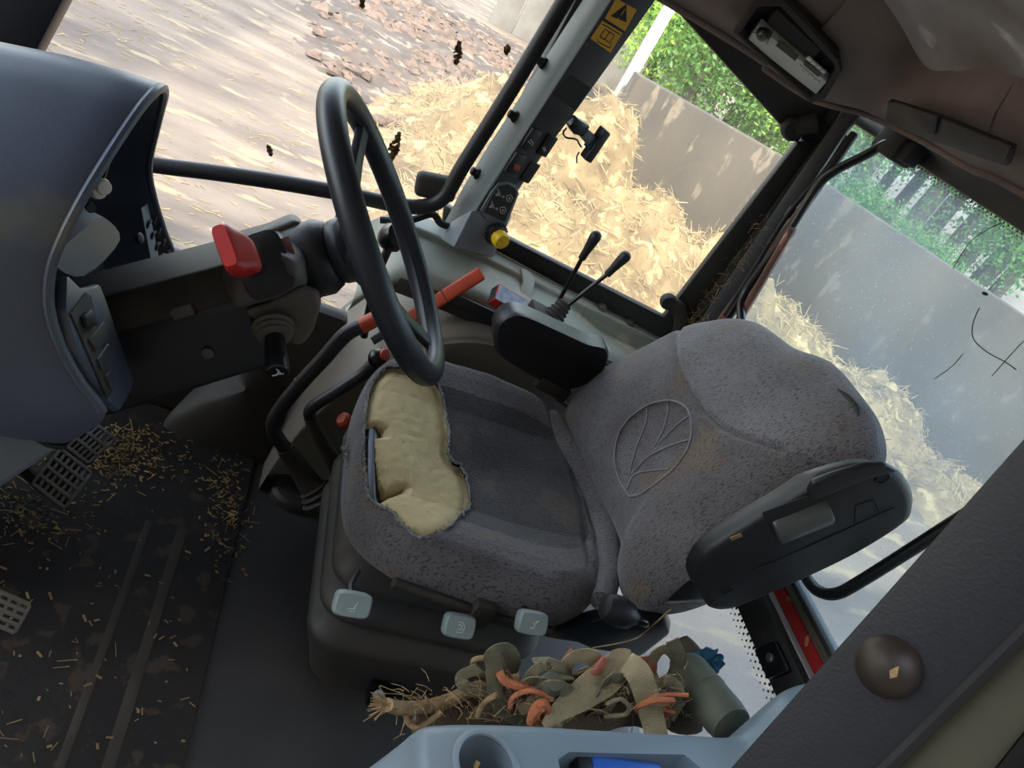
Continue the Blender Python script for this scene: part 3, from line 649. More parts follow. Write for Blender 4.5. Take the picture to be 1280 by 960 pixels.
# ------------------------------------------------------------------ rear window
XR = -1.20
w2 = thing('window_2', (XR, -1.1, .6), 'large dusty rear window of the cab with bent black tube frame', 'window', kind='structure')
MB().box2((XR-.005, -1.80, .60), (XR, -.42, 1.40)).build('pane', 'glass_rear', w2, smooth=False)
MB().box2((XR-.03, -1.86, 1.385), (XR+.03, -.36, 1.47)).build('frame_top', 'frame_black', w2, bevel=.008)
MB().tube([at(1140, 182, X=-1.13), at(1112, 178, X=-1.12), at(1080, 195, X=-1.12), at(1045, 213, X=-1.12), at(1020, 235, X=-1.12), at(985, 290, X=-1.12), at(945, 345, X=-1.12), at(930, 368, X=-1.12), at(926, 392, X=-1.12), at(935, 440, X=-1.12), at(975, 600, X=-1.10), at(1000, 700, X=-1.06), at(1008, 722, X=-1.05), at(1022, 738, X=-1.045), at(1045, 742, X=-1.04), at(1080, 724, X=-1.04), at(1200, 648, X=-1.04), at(1300, 585, X=-1.04)], .0105, 12, 6).build('tube_frame', 'black_gloss', w2)
hb = at(1122, 182, X=-1.14); MB().box(hb, (.03, .045, .03)).build('hinge_block', 'black_dusty', w2, bevel=.01)
MB().box(at(1138, 192, X=-1.14), (.02, .02, .022)).build('hinge_pin', 'black_rubber', w2, bevel=.007)
MB().box(at(985, 262, X=-1.13), (.012, .02, .016)).build('clip', 'steel', w2, bevel=.004)
dots = MB()
for i in range(92):
    for j in range(3):
        y = -1.6+i*.0125+(j % 2)*.006; z = 1.382-j*.006
        dots.lathe(A(XR+.001, y, z), A(1, 0, 0), [(.0022-.0005*j, 0), (.0022-.0005*j, .0006)], 6)
o = dots.build('dot_band', 'print_black', w2, smooth=False); o['kind'] = 'stuff'
# rear lower cross member: seal, red body edge, black beam, lower pane
rb = thing('trim_4', (XR, -1.0, .5), 'black rear cross beam with red painted edge under the rear window', 'beam', kind='structure')
def lat(pxa, pxb, w, X, m, nm, depth=.03, lift=0, bev=.004):
    a_, c_ = at(*pxa, X=X), at(*pxb, X=X); z0, z1 = a_[2], c_[2]
    return MB().box2((X-depth+lift, -1.78, min(z0, z1)), (X+lift, -.40, max(z0, z1))).build(nm, m, rb, bevel=bev)
zr = [at(x, 780, X=XR)[2] for x in (1018, 1005, 986, 972, 925)]   # heights along one pixel row
def band(z1, z0, X0, X1, m, nm, par=rb, bev=.004): return MB().box2((X0, -1.78, z0), (X1, -.40, z1)).build(nm, m, par, bevel=bev)
za = at(1019, 775, X=XR)[2]; zb = at(1006, 778, X=XR)[2]; zc_ = at(983, 775, X=XR)[2]; zd = at(926, 775, X=XR+.03)[2]
band(za+.006, za-.006, XR-.02, XR+.012, 'black_rubber', 'seal'); band(za-.006, zb, XR-.02, XR+.006, 'seal_olive', 'seal_lip'); band(zb, zc_, XR-.02, XR, 'red_paint', 'red_edge'); band(zc_, zc_-.004, XR-.02, XR+.012, 'white_paint', 'pale_edge', bev=.001); band(zc_-.004, zd, XR-.03, XR+.03, 'frame_black', 'beam', bev=.01)
band(zd, .02, XR+.0, XR+.006, 'glass_low', 'lower_pane', bev=0)
bk = at(968, 826, X=XR+.03); MB().box(bk, (.012, .035, .03), ez=(0, .3, 1)).build('bracket', 'black_gloss', rb, bevel=.006); MB().lathe(bk+A(.012, 0, .005), A(1, 0, 0), [(.009, 0), (.009, .006), (.005, .008)], 12).build('bolt', 'steel', rb)
band_dots = MB()
for i in range(60):
    for j in range(4): band_dots.lathe(A(XR+.0065, -1.5+i*.017+(j % 2)*.008, zd-.006-j*.01), A(1, 0, 0), [(.0045-.0008*j, 0), (.0045-.0008*j, .0006)], 6)
o = band_dots.build('dot_band', 'print_black', rb, smooth=False); o['kind'] = 'stuff'

# ------------------------------------------------------------------ near left door post
np_ = thing('trim_5', at(900, 980, D=.6), 'dark grey left door post close in front, with a rubber stop', 'post', kind='structure')
a0, a1 = at(905, 968, D=.62), at(1290, 535, D=.53); c0, c1 = at(1092, 968, D=.575), at(1290, 772, D=.515)
NPn = plane3(a0, a1, c0); c1 = at(1290, 772, P=NPn)
def ext(p, q, k0, k1): d = q-p; return p-d*k0, q+d*k1
a0, a1 = ext(a0, a1, 1.2, .9); c0, c1 = ext(c0, c1, 2.4, 1.6)
bk_ = -NPn[1]*.05
MB().loft([[a0, c0, c0+bk_, a0+bk_+nrm(a0-c0)*.0], [a1, c1, c1+bk_, a1+bk_]]).build('post_cover', 'near_pillar', np_, bevel=.004)
NPs = (NPn[0]-NPn[1]*.0175, NPn[1]); d0, d1 = at(1240, 968, P=NPs), at(1290, 905, P=NPs); d0, d1 = ext(d0, d1, 6, 6)
e0, e1_ = c0+bk_*.35, c1+bk_*.35
MB().loft([[e0, d0, d0+bk_, e0+bk_], [e1_, d1, d1+bk_, e1_+bk_]]).build('seal_channel', 'seal_olive', np_, bevel=.003)
MB().tube([e0-bk_*.2, e1_-bk_*.2], .007, 8).build('door_seal', 'black_rubber', np_)
f0, f1 = d0+nrm(d0-c0)*.10, d1+nrm(d1-c1)*.10
MB().loft([[d0-bk_*.1, f0, f0+bk_, d0+bk_], [d1-bk_*.1, f1, f1+bk_, d1+bk_]]).build('door_flange', 'black_plastic', np_, bevel=.003)
bc = at(1112, 832, P=NPn)
mat('rubber_worn', (22, 20, 18), (56, 44, 34), 40, rough=.55)
MB().lathe(bc, NPn[1], [(.0185, -.002), (.0190, .003), (.0180, .009), (.0150, .015), (.010, .019), (.004, .0205)], 26).build('rubber_stop', 'rubber_worn', np_)
plate([(1112, 838), (1124, 832), (1122, 846), (1113, 848)], (NPn[0]+NPn[1]*.0195, NPn[1]), .0008, 'rope_tan', 'worn_patch', np_)

# ------------------------------------------------------------------ right wheel arch and side console
G = []
for x in np.concatenate([np.linspace(-1.22, -.62, 14), np.linspace(-.60, -.22, 34)]):
    k = 0 if x < -.60 else (x+.60)/.38
    zt = .605*math.sqrt(max(0, 1-k*k)); yi = -1.535+.06*k
    prof = [(-1.90, zt), (-1.66, zt), (yi-.035, zt-.004), (yi-.012, zt-.015), (yi, zt-.045), (yi-.004, zt*.6), (yi-.03, zt*.25), (yi-.05, 0)]
    G.append(spline([A(x, y, max(z, 0)) for y, z in prof], 4))
o = MB().grid(G).build('trim_6', 'fender_tan'); tag(o, 'dusty tan wheel arch panel beside the seat on the right', 'panel', kind='structure')
SCN = thing('side_console', (-.7, -1.75, .6), 'dusty green-grey side console panel under the right side window', 'console')
prof = [(-1.895, .692), (-1.82, .692), (-1.80, .688), (-1.785, .676), (-1.70, .672), (-1.63, .664), (-1.605, .648), (-1.60, .625), (-1.62, .600), (-1.66, .590)]
G = []
for x in np.linspace(-1.20, -.255, 40):
    f = max(0, (x+.36)/.105); drop = .11*f*f; dip = .0
    wob = .010*math.sin((x+.3)*9)*(x > -.75)
    yo = -1.86+max(0, min(1, (-.55-x)/.59))*.125; fy = (yo+1.60)/(-1.895+1.60)
    pr = [A(x, -1.60+(y+1.60)*(fy if y < -1.60 else 1)+(wob if j > 2 else 0), z-drop*(1 if j > 0 else .6)-(.02*max(0, min(1, (-.78-x)/.12)) if 3 <= j <= 6 else 0)) for j, (y, z) in enumerate(prof)]
    G.append(spline(pr, 4))
MB().grid(G).build('top_panel', 'console_green', SCN)
# slot under the console with dark interior
MB().box2((-1.1, -1.64, .590), (-.33, -1.60, .632)).build('lever_slot', 'black_dusty', SCN, bevel=.006)
MB().prism([at(555, 377, Y=-1.596), at(570, 366, Y=-1.596), at(640, 398, Y=-1.596), at(636, 412, Y=-1.596)], A(0, .008, 0)).build('slot_rim', 'black_plastic', SCN, bevel=.003)
# pale window sill strip with holes and bolts
PSI = (A(-.7, -1.80, .737), A(0, 0, 1.0))
sill = MB()
QS = (QP[0]+QP[1]*.022, QP[1])
sill.prism([at(x, y, P=QS) for x, y in ((600, 302), (640, 323), (815, 419), (876, 462), (872, 476), (808, 433), (634, 334), (596, 312))], QP[1]*.006)
sill.build('sill_strip', 'console_green', SCN, bevel=.002)
plate([(650, 336), (661, 340), (668, 352), (661, 388), (646, 384), (653, 352)], (A(-.65, -1.74, .682), nrm(A(.1, .3, .95))), .005, 'console_green', 'sill_bracket', SCN, bevel=.0015)
for q_ in ((752, 384), (786, 404)): MB().lathe(at(*q_, P=QS)+QP[1]*.006, QP[1], [(.014, 0), (.014, .004), (.010, .005), (.010, .014), (.004, .016)], 10).build('bolt', 'seal_olive', SCN)
for q_ in ((618, 318), (665, 342), (700, 361), (722, 373)): MB().lathe(at(*q_, P=QS)+QP[1]*.006, QP[1], [(.005, 0), (.005, .0012)], 12).build('screw', 'black_dusty', SCN)

# spool levers with rubber boot
jl = thing('spool_lever', at(690, 395, Y=-1.64), 'pair of thin black hydraulic levers rising from a ribbed boot on the side console', 'lever')
jb = at(692, 396, Y=-1.625)
ax = nrm(at(712, 375, Y=-1.66)-at(688, 402, Y=-1.63)); pr = []
for k in range(6): pr += [(.030-.0024*k, .011*k-.012), (.032-.0024*k, .011*k-.008), (.027-.0024*k, .011*k-.003)]
MB().lathe(jb-ax*.005, ax, pr, 20).build('boot', 'black_dusty', jl)
MB().box(jb+A(.035, 0, -.006), (.03, .03, .015), nrm(A(1, 0, .1)), A(0, 1, 0), nrm(A(-.1, 0, 1))).build('base', 'black_dusty', jl, bevel=.004)
for (p0, p1, p2, dy) in (((692, 388), (728, 322), (748, 290), -1.66), ((702, 388), (760, 342), (786, 316), -1.63)):
    a_, c_, e_ = at(*p0, Y=dy), at(*p1, Y=dy), at(*p2, Y=dy); MB().tube([a_, c_], .0055, 10).build('shaft', 'black_gloss', jl)
    t = nrm(e_-c_); L = np.linalg.norm(e_-c_); MB().lathe(c_-t*.004, t, [(.009, 0), (.0095, .004), (.010, L*.3), (.0135, L*.72), (.0145, L*.88), (.012, L*1.0), (.006, L*1.06)], 16).build('grip', 'black_plastic', jl)
# small red and white carton on the console
PB = at(635, 378, Y=-1.585); ex_ = nrm(at(658, 390, Y=-1.64)-at(617, 366, Y=-1.64)); ez_ = nrm(A(.12, .55, .8)); ez_ = nrm(ez_-ex_*np.dot(ez_, ex_)); ey_ = np.cross(ez_, ex_)
cb = thing('carton', PB, 'small red carton with pale printed top wedged beside the spool levers', 'carton')
MB().box(PB, (.044, .022, .017), ex_, ey_, ez_).build('box', 'red_plastic', cb, bevel=.002)
mat('carton_print', (150, 170, 205), (225, 225, 225), 60, rough=.3)
MB().box(PB+ez_*.0172, (.042, .019, .0006), ex_, ey_, ez_).build('printed_top', 'carton_print', cb)
MB().box(PB-ex_*.0443, (.0006, .019, .014), ex_, ey_, ez_).build('open_end', 'black_rubber', cb)
# orange hand lever
oh = thing('hand_lever', at(520, 390, Y=-1.60), 'flat orange hand throttle lever pointing up from the console slot', 'lever')
a_, c_ = at(505, 402, Y=-1.585), at(603, 341, Y=-1.61); t = nrm(c_-a_); L = np.linalg.norm(c_-a_); s_ = nrm(np.cross(t, A(.3, .8, .5))); n_ = np.cross(s_, t)
MB().box((a_+c_)/2, (L/2, .0165, .008), t, s_, n_).build('grip', 'orange_plastic', oh, bevel=.006, seg=3)
MB().box((a_+c_)/2+t*.005, (.0012, .0172, .0086), t, s_, n_).build('joint', 'black_dusty', oh)
MB().box(a_-t*.04, (.05, .010, .004), t, s_, n_).build('stem', 'black_plastic', oh, bevel=.002)

# gear levers on the floor beside the seat
def glever(label, pts, r, boot, knobpx, km, Y0):
    g = thing('gear_lever', at(*boot, Z=.0), label, 'lever')
    P = [at(x, y, Y=yy) for x, y, yy in pts]
    MB().tube(P, r, 14, 6).build('shaft', 'black_plastic', g)
    MB().tube([P[-1]-nrm(P[-1]-P[-2])*.004, P[-1]+nrm(P[-1]-P[-2])*.035], [r*1.05, r*1.05], 14).build('grip_end', km, g)
    bt = P[0]; axx = nrm(P[1]-P[0]); prf = []
    for k in range(4): prf += [(r*2.6-k*.006, -.03+k*.014), (r*2.8-k*.006, -.026+k*.014), (r*2.2-k*.005, -.019+k*.014)]
    MB().lathe(bt, axx, prf, 18).build('boot', 'black_dusty', g)
    return g, P
g1, P1 = glever('tall bent black gear lever with orange grip end, nearest the steering column', [(392, 612, -1.38), (374, 585, -1.40), (356, 560, -1.40), (342, 538, -1.40), (346, 518, -1.40), (372, 484, -1.40), (405, 448, -1.40), (432, 418, -1.40), (455, 406, -1.40)], .0165, (385, 612), None, 'orange_plastic', -1.42)
MB().lathe(at(376, 479, Y=-1.40), nrm(P1[-4]-P1[-5]), [(.0172, -.001), (.0172, .001)], 16).build('joint_ring', 'black_gloss', g1)
MB().tube([P1[0]-A(0, 0, .0), P1[0]+(P1[1]-P1[0])*.9, P1[2]], [.030, .024, .020], 14).build('lower_sleeve', 'shroud_dark', g1)
bo_ = spline([at(x, y, Z=.0) for x, y in ((338, 622), (362, 640), (405, 648), (452, 640), (462, 610), (430, 592), (380, 585), (345, 598))], 5, True); bcn = bo_.mean(0)
MB().grid([bo_, [p+A(0, 0, .018) for p in bo_], [p*.93+bcn*.07+A(0, 0, .028) for p in bo_], [p*.5+bcn*.5+A(0, 0, .030) for p in bo_], [p*.02+bcn*.98+A(0, 0, .03) for p in bo_]], cv=True).build('base_plate', 'shroud_dark', g1)
g2, P2 = glever('shorter bent black lever with orange spot on its knob, behind the tall gear lever', [(425, 588, -1.44), (405, 555, -1.44), (388, 522, -1.44), (392, 508, -1.44), (420, 490, -1.44), (450, 470, -1.45), (466, 456, -1.45)], .0145, (430, 590), None, 'black_plastic', -1.5)
MB().lathe(at(472, 448, Y=-1.45), nrm(A(-.5, .6, .6)), [(.012, -.018), (.020, -.010), (.022, 0), (.019, .010), (.011, .016)], 18).build('knob', 'black_gloss', g2)
MB().lathe(at(480, 443, Y=-1.435), nrm(A(-.5, .6, .6)), [(.013, .0), (.013, .006), (.009, .009)], 14).build('knob_spot', 'orange_plastic', g2)
MB().tube([P2[0], P2[1], P2[2]], [.026, .021, .016], 14).build('lower_sleeve', 'shroud_dark', g2)
kb = thing('push_knob', at(430, 540, Z=.2), 'small orange knob low beside the seat front on the right', 'knob')
MB().lathe(at(432, 527, Y=-1.42), nrm(A(.75, .3, .5)), [(.010, -.02), (.016, -.012), (.019, 0), (.018, .012), (.012, .018)], 12).build('cap', 'orange_plastic', kb)
MB().tube([at(436, 530, Y=-1.42), at(440, 545, Y=-1.42), at(442, 600, Y=-1.42)], .009, 8).build('stem', 'black_rubber', kb)
o = MB().box2((-.28, -1.72, 0), (.75, -1.66, .44)).build('trim_7', 'shroud_dark', bevel=.02); tag(o, 'dark low side panel between the dashboard and the wheel arch', 'panel', kind='structure')
# dark hump of the transmission tunnel edge on the floor
hq = spline([at(x, y, Z=zz) for x, y, zz in ((205, 540, .0), (228, 500, .08), (285, 455, .20), (345, 440, .22), (378, 480, .16), (372, 540, .06), (340, 580, .0), (270, 566, .0))], 5, True); hc = at(300, 505, Z=.16)
hp = MB(); hp.grid([[p*A(1, 1, 0) for p in hq], hq, [p*.9+hc*.1+A(0, 0, .022) for p in hq], [p*.55+hc*.45+A(0, 0, .04) for p in hq], [p*.02+hc*.98+A(0, 0, .045) for p in hq]], cv=True)
o = hp.build('floor_hump', 'shroud_dark'); tag(o, 'low dark hump on the floor in front of the gear levers', 'hump')

# ------------------------------------------------------------------ floor mat, pedals
mt = thing('floor_mat', (.2, -1.1, 0), 'dirty dark brown rubber floor mat with pale ribs in front of the seat', 'mat')
MB().box2((-.195, -1.66, 0), (.75, -.45, .012)).build('sheet', 'mat_dark', mt, bevel=.003)
for x0, x1, w in ((229, 200, .011), (184, 157, .008)):
    X_ = at(x0, 660, Z=.012)[0]; MB().box2((X_-w, -1.28, .009), (X_+w, -.62, .0142)).build('rib', 'mat_rib', mt, bevel=.004)
def pedal(label, quad, Z, bars, m='steel_dark'):
    p = [at(x, y, Z=zz) for (x, y), zz in zip(quad, Z)]
    P = plane3(p[0], p[1], p[3]); t = thing('pedal', p[0], label, 'pedal', 'pedals under the dashboard')
    MB().prism(p, -P[1]*.014).build('pad', 'black_dusty', t, bevel=.003)
    u, v = p[1]-p[0], p[3]-p[0]; nu, nv = bars
    for k in range(nu+1): c = p[0]+u*k/nu; MB().box(c+v/2+P[1]*.004, (.0035, np.linalg.norm(v)/2, .005), u, v, P[1]).build('grip_bar', 'shroud_grey', t, bevel=.001)
    for k in range(nv+1): c = p[0]+v*k/nv; MB().box(c+u/2+P[1]*.0035, (np.linalg.norm(u)/2, .003, .0045), u, v, P[1]).build('grip_bar', 'shroud_grey', t, bevel=.001)
    c = (p[0]+p[2])/2; MB().tube([c-P[1]*.012, c-P[1]*.05+A(.03, 0, -.01), c+A(.18, 0, .12)], .012, 8, 4).build('arm', 'black_plastic', t)
pedal('gridded brake pedal below the dashboard corner, nearest the mat edge', [(40, 606), (75, 563), (104, 580), (80, 636)], [.13, .16, .15, .11], (4, 6))
pedal('half hidden brake pedal beside the first, tucked behind the dashboard', [(84, 560), (118, 530), (135, 545), (110, 580)], [.14, .17, .17, .13], (3, 5))
pedal('gridded clutch pedal at the left edge of the photo', [(-30, 770), (-10, 735), (33, 752), (18, 790)], [.12, .15, .14, .10], (4, 4))
sw_ = MB()
for k in range(1300):
    c = random.random()
    if c < .50: x, y = random.gauss(135, 50), random.gauss(565, 22)
    elif c < .68: x, y = random.gauss(285, 16), random.gauss(630, 40)
    elif c < .80: x, y = random.gauss(30, 40), random.gauss(640, 20)
    elif c < .90: x, y = random.uniform(0, 260), random.uniform(560, 950)
    else: continue
    if y < 530: continue
    p = at(x, y, Z=.014)
    if p[0] < -.185 or p[1] < -1.6: p[2] = .003
    a = random.uniform(0, 2*pi); L = random.choice((.002, .003, .003, .004, .005, .007, .016))*random.uniform(.6, 1.2); w = random.choice((.0006, .001, .002))
    if L > .008: w = .0007
    if L > .008 and random.random() < .6: L *= .4
    sw_.box(p+A(0, 0, random.uniform(.001, .005)), (L, w, .0005), (cos(a), sin(a), random.gauss(0, .15)), (-sin(a), cos(a), 0), (0, 0, 1))
tag(sw_.build('straw_litter', 'straw', smooth=False), 'chopped straw and chaff scattered over the floor mat', 'straw', kind='stuff')

# ------------------------------------------------------------------ dashboard
db = thing('dashboard', (.35, -1.1, .3), 'blue-grey plastic dashboard cowl with a deep hooded recess', 'dashboard')
lip = [at(240, 365, Y=-1.40)+A(.01, 0, -.10), at(219, 328, Y=-1.40), at(207, 288, Y=-1.40), at(195, 248, Y=-1.395), at(189, 208, Y=-1.37), at(200, 155, Y=-1.29), at(209, 118, Y=-1.18), at(203, 112, Y=-1.09), at(183, 132, Y=-1.03), at(158, 168, Y=-.975), at(130, 212, Y=-.925), at(104, 256, Y=-.890), at(82, 300, Y=-.868), at(68, 340, Y=-.856), at(66, 385, Y=-.848), at(80, 432, Y=-.844), at(105, 478, Y=-.843), at(132, 516, Y=-.843), at(112, 538, Y=-.844), at(84, 553, Y=-.846)]
LP_ = spline(lip, 6)
ctr = A(.22, -1.12, .72)
rings = []
for dx, sc, dz in ((-.000, 1.0, 0), (.012, 1.018, .0), (.05, 1.035, -.010), (.12, 1.055, -.028), (.25, 1.08, -.068), (.45, 1.08, -.13), (.75, 1.05, -.24)):
    rings.append([A(p[0]+dx, ctr[1]+(p[1]-ctr[1])*sc, (ctr[2]+(p[2]-ctr[2])*sc)+dz*min(1, max(0, (p[2]-.5)/.45))) for p in LP_])
inner = []
for dx, sc in ((.0, 1.0), (.004, .985), (.02, .965), (.07, .93), (.13, .88)):
    inner.append([A(p[0]+dx, ctr[1]+(p[1]-ctr[1])*sc, ctr[2]+(p[2]-ctr[2])*sc) for p in LP_])
k_near = int(np.argmin(LP_[60:, 2]))
sh_ = MB().grid(rings[::-1]+inner[1:])
sh_.build('cowl', 'dash_plastic', db, weld=True, angle=60)
MB().tube([p+A(.004, 0, 0) for p in LP_[6:-12]], .0065, 8).build('hood_lip', 'dash_plastic', db)
# instrument panel closing the hood
IR = inner[-1]; c0 = np.mean(IR, 0)+A(.02, 0, 0)
ip = MB().grid([[p-A(.004, 0, 0) for p in IR], [p*.35+c0*.65+A(.015, 0, 0) for p in IR], [p*.02+c0*.98+A(.015, 0, 0) for p in IR]]); ip.build('instrument_panel', 'dash_plastic', db)
# raised binnacle block inside the hood
q0 = at(110, 308, Y=-1.02)
MB().loft([spline([at(x, y, Y=yy) for x, y, yy in ((68, 325, -.93), (110, 282, -1.02), (130, 272, -1.10), (150, 300, -1.12), (105, 345, -.98))], 4, True), spline([at(x, y, Y=yy)+A(.10, -.02, .0) for x, y, yy in ((68, 325, -.93), (110, 278, -1.02), (130, 268, -1.10), (155, 300, -1.12), (105, 350, -.98))], 4, True)]).build('binnacle', 'grey_plastic', db, bevel=0)
MB().tube([at(155, 140, Y=-1.10), at(143, 180, Y=-1.06), at(129, 225, Y=-1.0)], .0022, 6, 4).build('panel_gap', 'print_black', db)
for q_ in ((121, 238), (127, 233)): MB().lathe(at(*q_, Y=-.985), nrm(A(-.6, .6, .3)), [(.009, -.004), (.011, .002), (.009, .008), (.004, .010)], 14).build('screw_cap', 'radio_silver', db)
for q_ in ((112, 259), (79, 290)): MB().lathe(at(*q_, Y=-.905), nrm(A(-.6, .6, .2)), [(.006, 0), (.006, .004)], 10).build('clip_hole', 'print_black', db)
# air vent on the far cheek of the cowl
PV = plane3(at(180, 270, Y=-1.36), at(205, 330, Y=-1.36), at(195, 270, Y=-1.40))
for i in range(4):
    for j in range(2):
        c = (186+i*5.4+j*8, 279+i*14-j*5.0); p = at(*c, P=PV)
        MB().tube([at(c[0]-3.2, c[1]+6, P=PV)+PV[1]*.001, at(c[0]-2.2, c[1]-1, P=PV)+PV[1]*.004, at(c[0]+2.5, c[1]-3, P=PV)+PV[1]*.001], .0028, 6, 4).build('louver', 'print_black', db)
plate([(176, 260), (184, 254), (200, 330), (190, 334)], PV, .003, 'grey_plastic', 'vent_frame', db, -.002, bevel=.001)
MB().lathe(at(172, 298, P=PV), PV[1], [(.010, 0), (.010, .006), (.006, .009)], 14).build('hook', 'print_black', db)
MB().box2((.46, -1.36, .0), (.80, -.90, .80)).build('pedestal', 'black_plastic', db, bevel=.03)
# switch pod on the near lower corner
PP = plane3(at(70, 360, Y=-.862), at(112, 358, Y=-.965), at(140, 515, Y=-.862))
pod = [(70, 345), (88, 362), (98, 360), (112, 356), (120, 376), (156, 480), (152, 492), (138, 516), (124, 505), (104, 475), (80, 430), (68, 390)]
podo = plate(pod, (PP[0]-PP[1]*.012, PP[1]), .014, 'dash_plastic', 'switch_pod', db, bevel=.005)
plate([(84, 392), (103, 366), (110, 372), (136, 490), (130, 498)], PP, .0015, 'black_dusty', 'switch_tray', podo, .003)
for qd, m_ in (([(94, 396), (104, 388), (112, 408), (99, 412)], 'black_plastic'), ([(104, 425), (124, 402), (128, 424), (113, 440)], 'black_dusty'), ([(115, 450), (129, 430), (130, 448), (122, 464)], 'pillar_dark'), ([(125, 471), (132, 464), (138, 476), (133, 488)], 'pillar_dark')):
    plate(qd, PP, .008 if m_ == 'black_plastic' else .004, m_, 'rocker_switch', podo, .004, bevel=.002)
# lower side panel under the seam
lp = [at(x, y, Y=-.862) for x, y in ((-120, 430), (0, 503), (30, 532), (60, 552), (84, 556), (60, 572), (0, 612), (-120, 690))]
MB().prism(lp, A(.03, -.25, .0)).build('lower_panel', 'grey_plastic', db, bevel=.01, seg=3)
MB().tube([p+A(0, .004, 0) for p in lp[:5]], .0045, 8, 4).build('seam_gap', 'print_black', db)

# ------------------------------------------------------------------ steering column
EL = radians(43.0); ca = A(-cos(EL), 0, sin(EL)); cn = A(sin(EL), 0, cos(EL)); cy = A(0, 1, 0)
WC = A(-.186, -1.115, .921)                                            # wheel centre
st_ = thing('steering_column', (.2, -1.115, .4), 'dusty black steering column with grey switch shroud and stalks', 'steering column')
crease = [at(132, 424, Y=-1.0), at(312, 375, Y=-1.0)]; bot = [at(140, 521, Y=-1.0), at(345, 458, Y=-1.0)]; top = [at(105, 346, Y=-1.17), at(292, 298, Y=-1.17)]
mid = [at(112, 378, Y=-1.04), at(292, 330, Y=-1.05)]
def colring(i):
    c_, b_, t_, m_ = crease[i], bot[i], top[i], mid[i]
    far = A(0, -.24, 0)
    return [b_, c_, m_, t_, t_+A(0, -.05, -.03), b_+far]
r0, r1 = colring(0), colring(1)
back = [p+(p-q_)*.6 for p, q_ in zip(r0, r1)]
MB().loft([back, r0, r1]).build('lower_shroud', 'black_plastic', st_, bevel=.012, seg=3)
o = MB().loft([[p+cn*.003 for p in (back[1], back[2], back[3], back[4])], [p+cn*.003 for p in (r0[1], r0[2], r0[3], r0[4])], [p+cn*.003 for p in (r1[1], r1[2], r1[3], r1[4])]]).build('upper_cover', 'shroud_dark', st_, bevel=.006)
MB().lathe(at(260, 441, Y=-.998), cy, [(.009, 0), (.009, .003), (.006, .004)], 14).build('screw', 'shroud_grey', st_)
MB().box(at(228, 390, Y=-.995), (.016, .004, .008), ca, cy, cn).build('clip', 'shroud_grey', st_, bevel=.002)
# switch box behind the wheel
sb = [at(x, y, Y=-.98) for x, y in ((286, 372), (296, 388), (378, 362), (362, 312), (300, 330))]
bx0 = [(291, 383), (372, 352), (360, 300), (284, 322)]
nearf = [at(x, y, Y=-.985) for x, y in ((292, 386), (374, 356), (398, 372), (398, 402), (378, 432), (340, 430), (310, 418))]
def rbox(c, h, ex, ey, ez, bev, seg=4): return MB().box(c, h, ex, ey, ez).mesh('m', bevel=bev, seg=seg)
SBc = at(338, 345, Y=-1.07)
MB().loft([[at(x, y, Y=-.99) for x, y in ((288, 372), (296, 388), (345, 372), (376, 354), (372, 330), (350, 318), (300, 340))], [at(x, y, Y=-1.05) for x, y in ((272, 345), (286, 385), (345, 380), (386, 356), (380, 318), (350, 302), (290, 312))], [at(x, y, Y=-1.2) for x, y in ((275, 315), (290, 370), (345, 375), (392, 340), (380, 296), (352, 272), (290, 290))]]).build('switch_shroud', 'shroud_grey', st_, bevel=.010, seg=3)
MB().loft([[at(x, y, Y=-1.0) for x, y in ((296, 388), (330, 380), (376, 356), (398, 366), (400, 385), (392, 412), (380, 430), (366, 432), (344, 405), (310, 398))], [at(x, y, Y=-1.16) for x, y in ((296, 378), (330, 372), (376, 350), (400, 356), (402, 380), (392, 405), (380, 420), (366, 422), (344, 396), (310, 388))]]).build('lower_shroud_half', 'shroud_grey', st_, bevel=.010, seg=3)
MB().loft([[at(x, y, Y=-1.12) for x, y in ((330, 290), (372, 272), (384, 290), (372, 312), (335, 318))], [at(x, y, Y=-1.25) for x, y in ((318, 285), (368, 264), (386, 290), (372, 312), (330, 318))]]).build('shroud_top', 'shroud_grey', st_, bevel=.012, seg=3)
# shuttle lever: square bellows and red handle
BP = plane3(at(308, 340, Y=-.975), at(350, 330, Y=-1.02), at(330, 365, Y=-.975))
def sq(c, s1, s2, e1, e2, rr=6):
    return [c+e1*s1*np.sign(cos(a))*abs(cos(a))**.45+e2*s2*np.sign(sin(a))*abs(sin(a))**.45 for a in np.linspace(0, 2*pi, 24, endpoint=False)]
bc0 = at(326, 330, Y=-.995); bt = at(304, 322, Y=-.94); ax = nrm(bt-bc0); e1 = nrm(at(340, 352, Y=-.98)-at(316, 304, Y=-.99)); e1 = nrm(e1-ax*np.dot(e1, ax)); e2 = np.cross(ax, e1)
rr = []
for k in range(9): rr.append(sq(bc0+ax*(.0072*k-.012), (.046-.0026*k)-(.008 if k % 2 else 0), (.036-.0021*k)-(.008 if k % 2 else 0), e1, e2))
MB().loft(rr).build('lever_boot', 'black_rubber', st_)
rl_ = [(bt-ax*.004, .024, .019), (bt+ax*.018, .026, .020), (bt+ax*.036, .030, .013), (bt+ax*.050, .030, .012), (bt+ax*.056, .026, .009)]
MB().loft([sq(c+e1*(-.002*i), a_, b_, e1, e2) for i, (c, a_, b_) in enumerate(rl_)]).build('shuttle_handle', 'red_plastic', st_)
MB().box(at(357, 315, Y=-1.03), (.0006, .012, .02), A(.2, .9, .3), e2, e1).build('warning_print', mat('print_red', (150, 60, 44), (112, 96, 84), 60, rough=.6), st_)
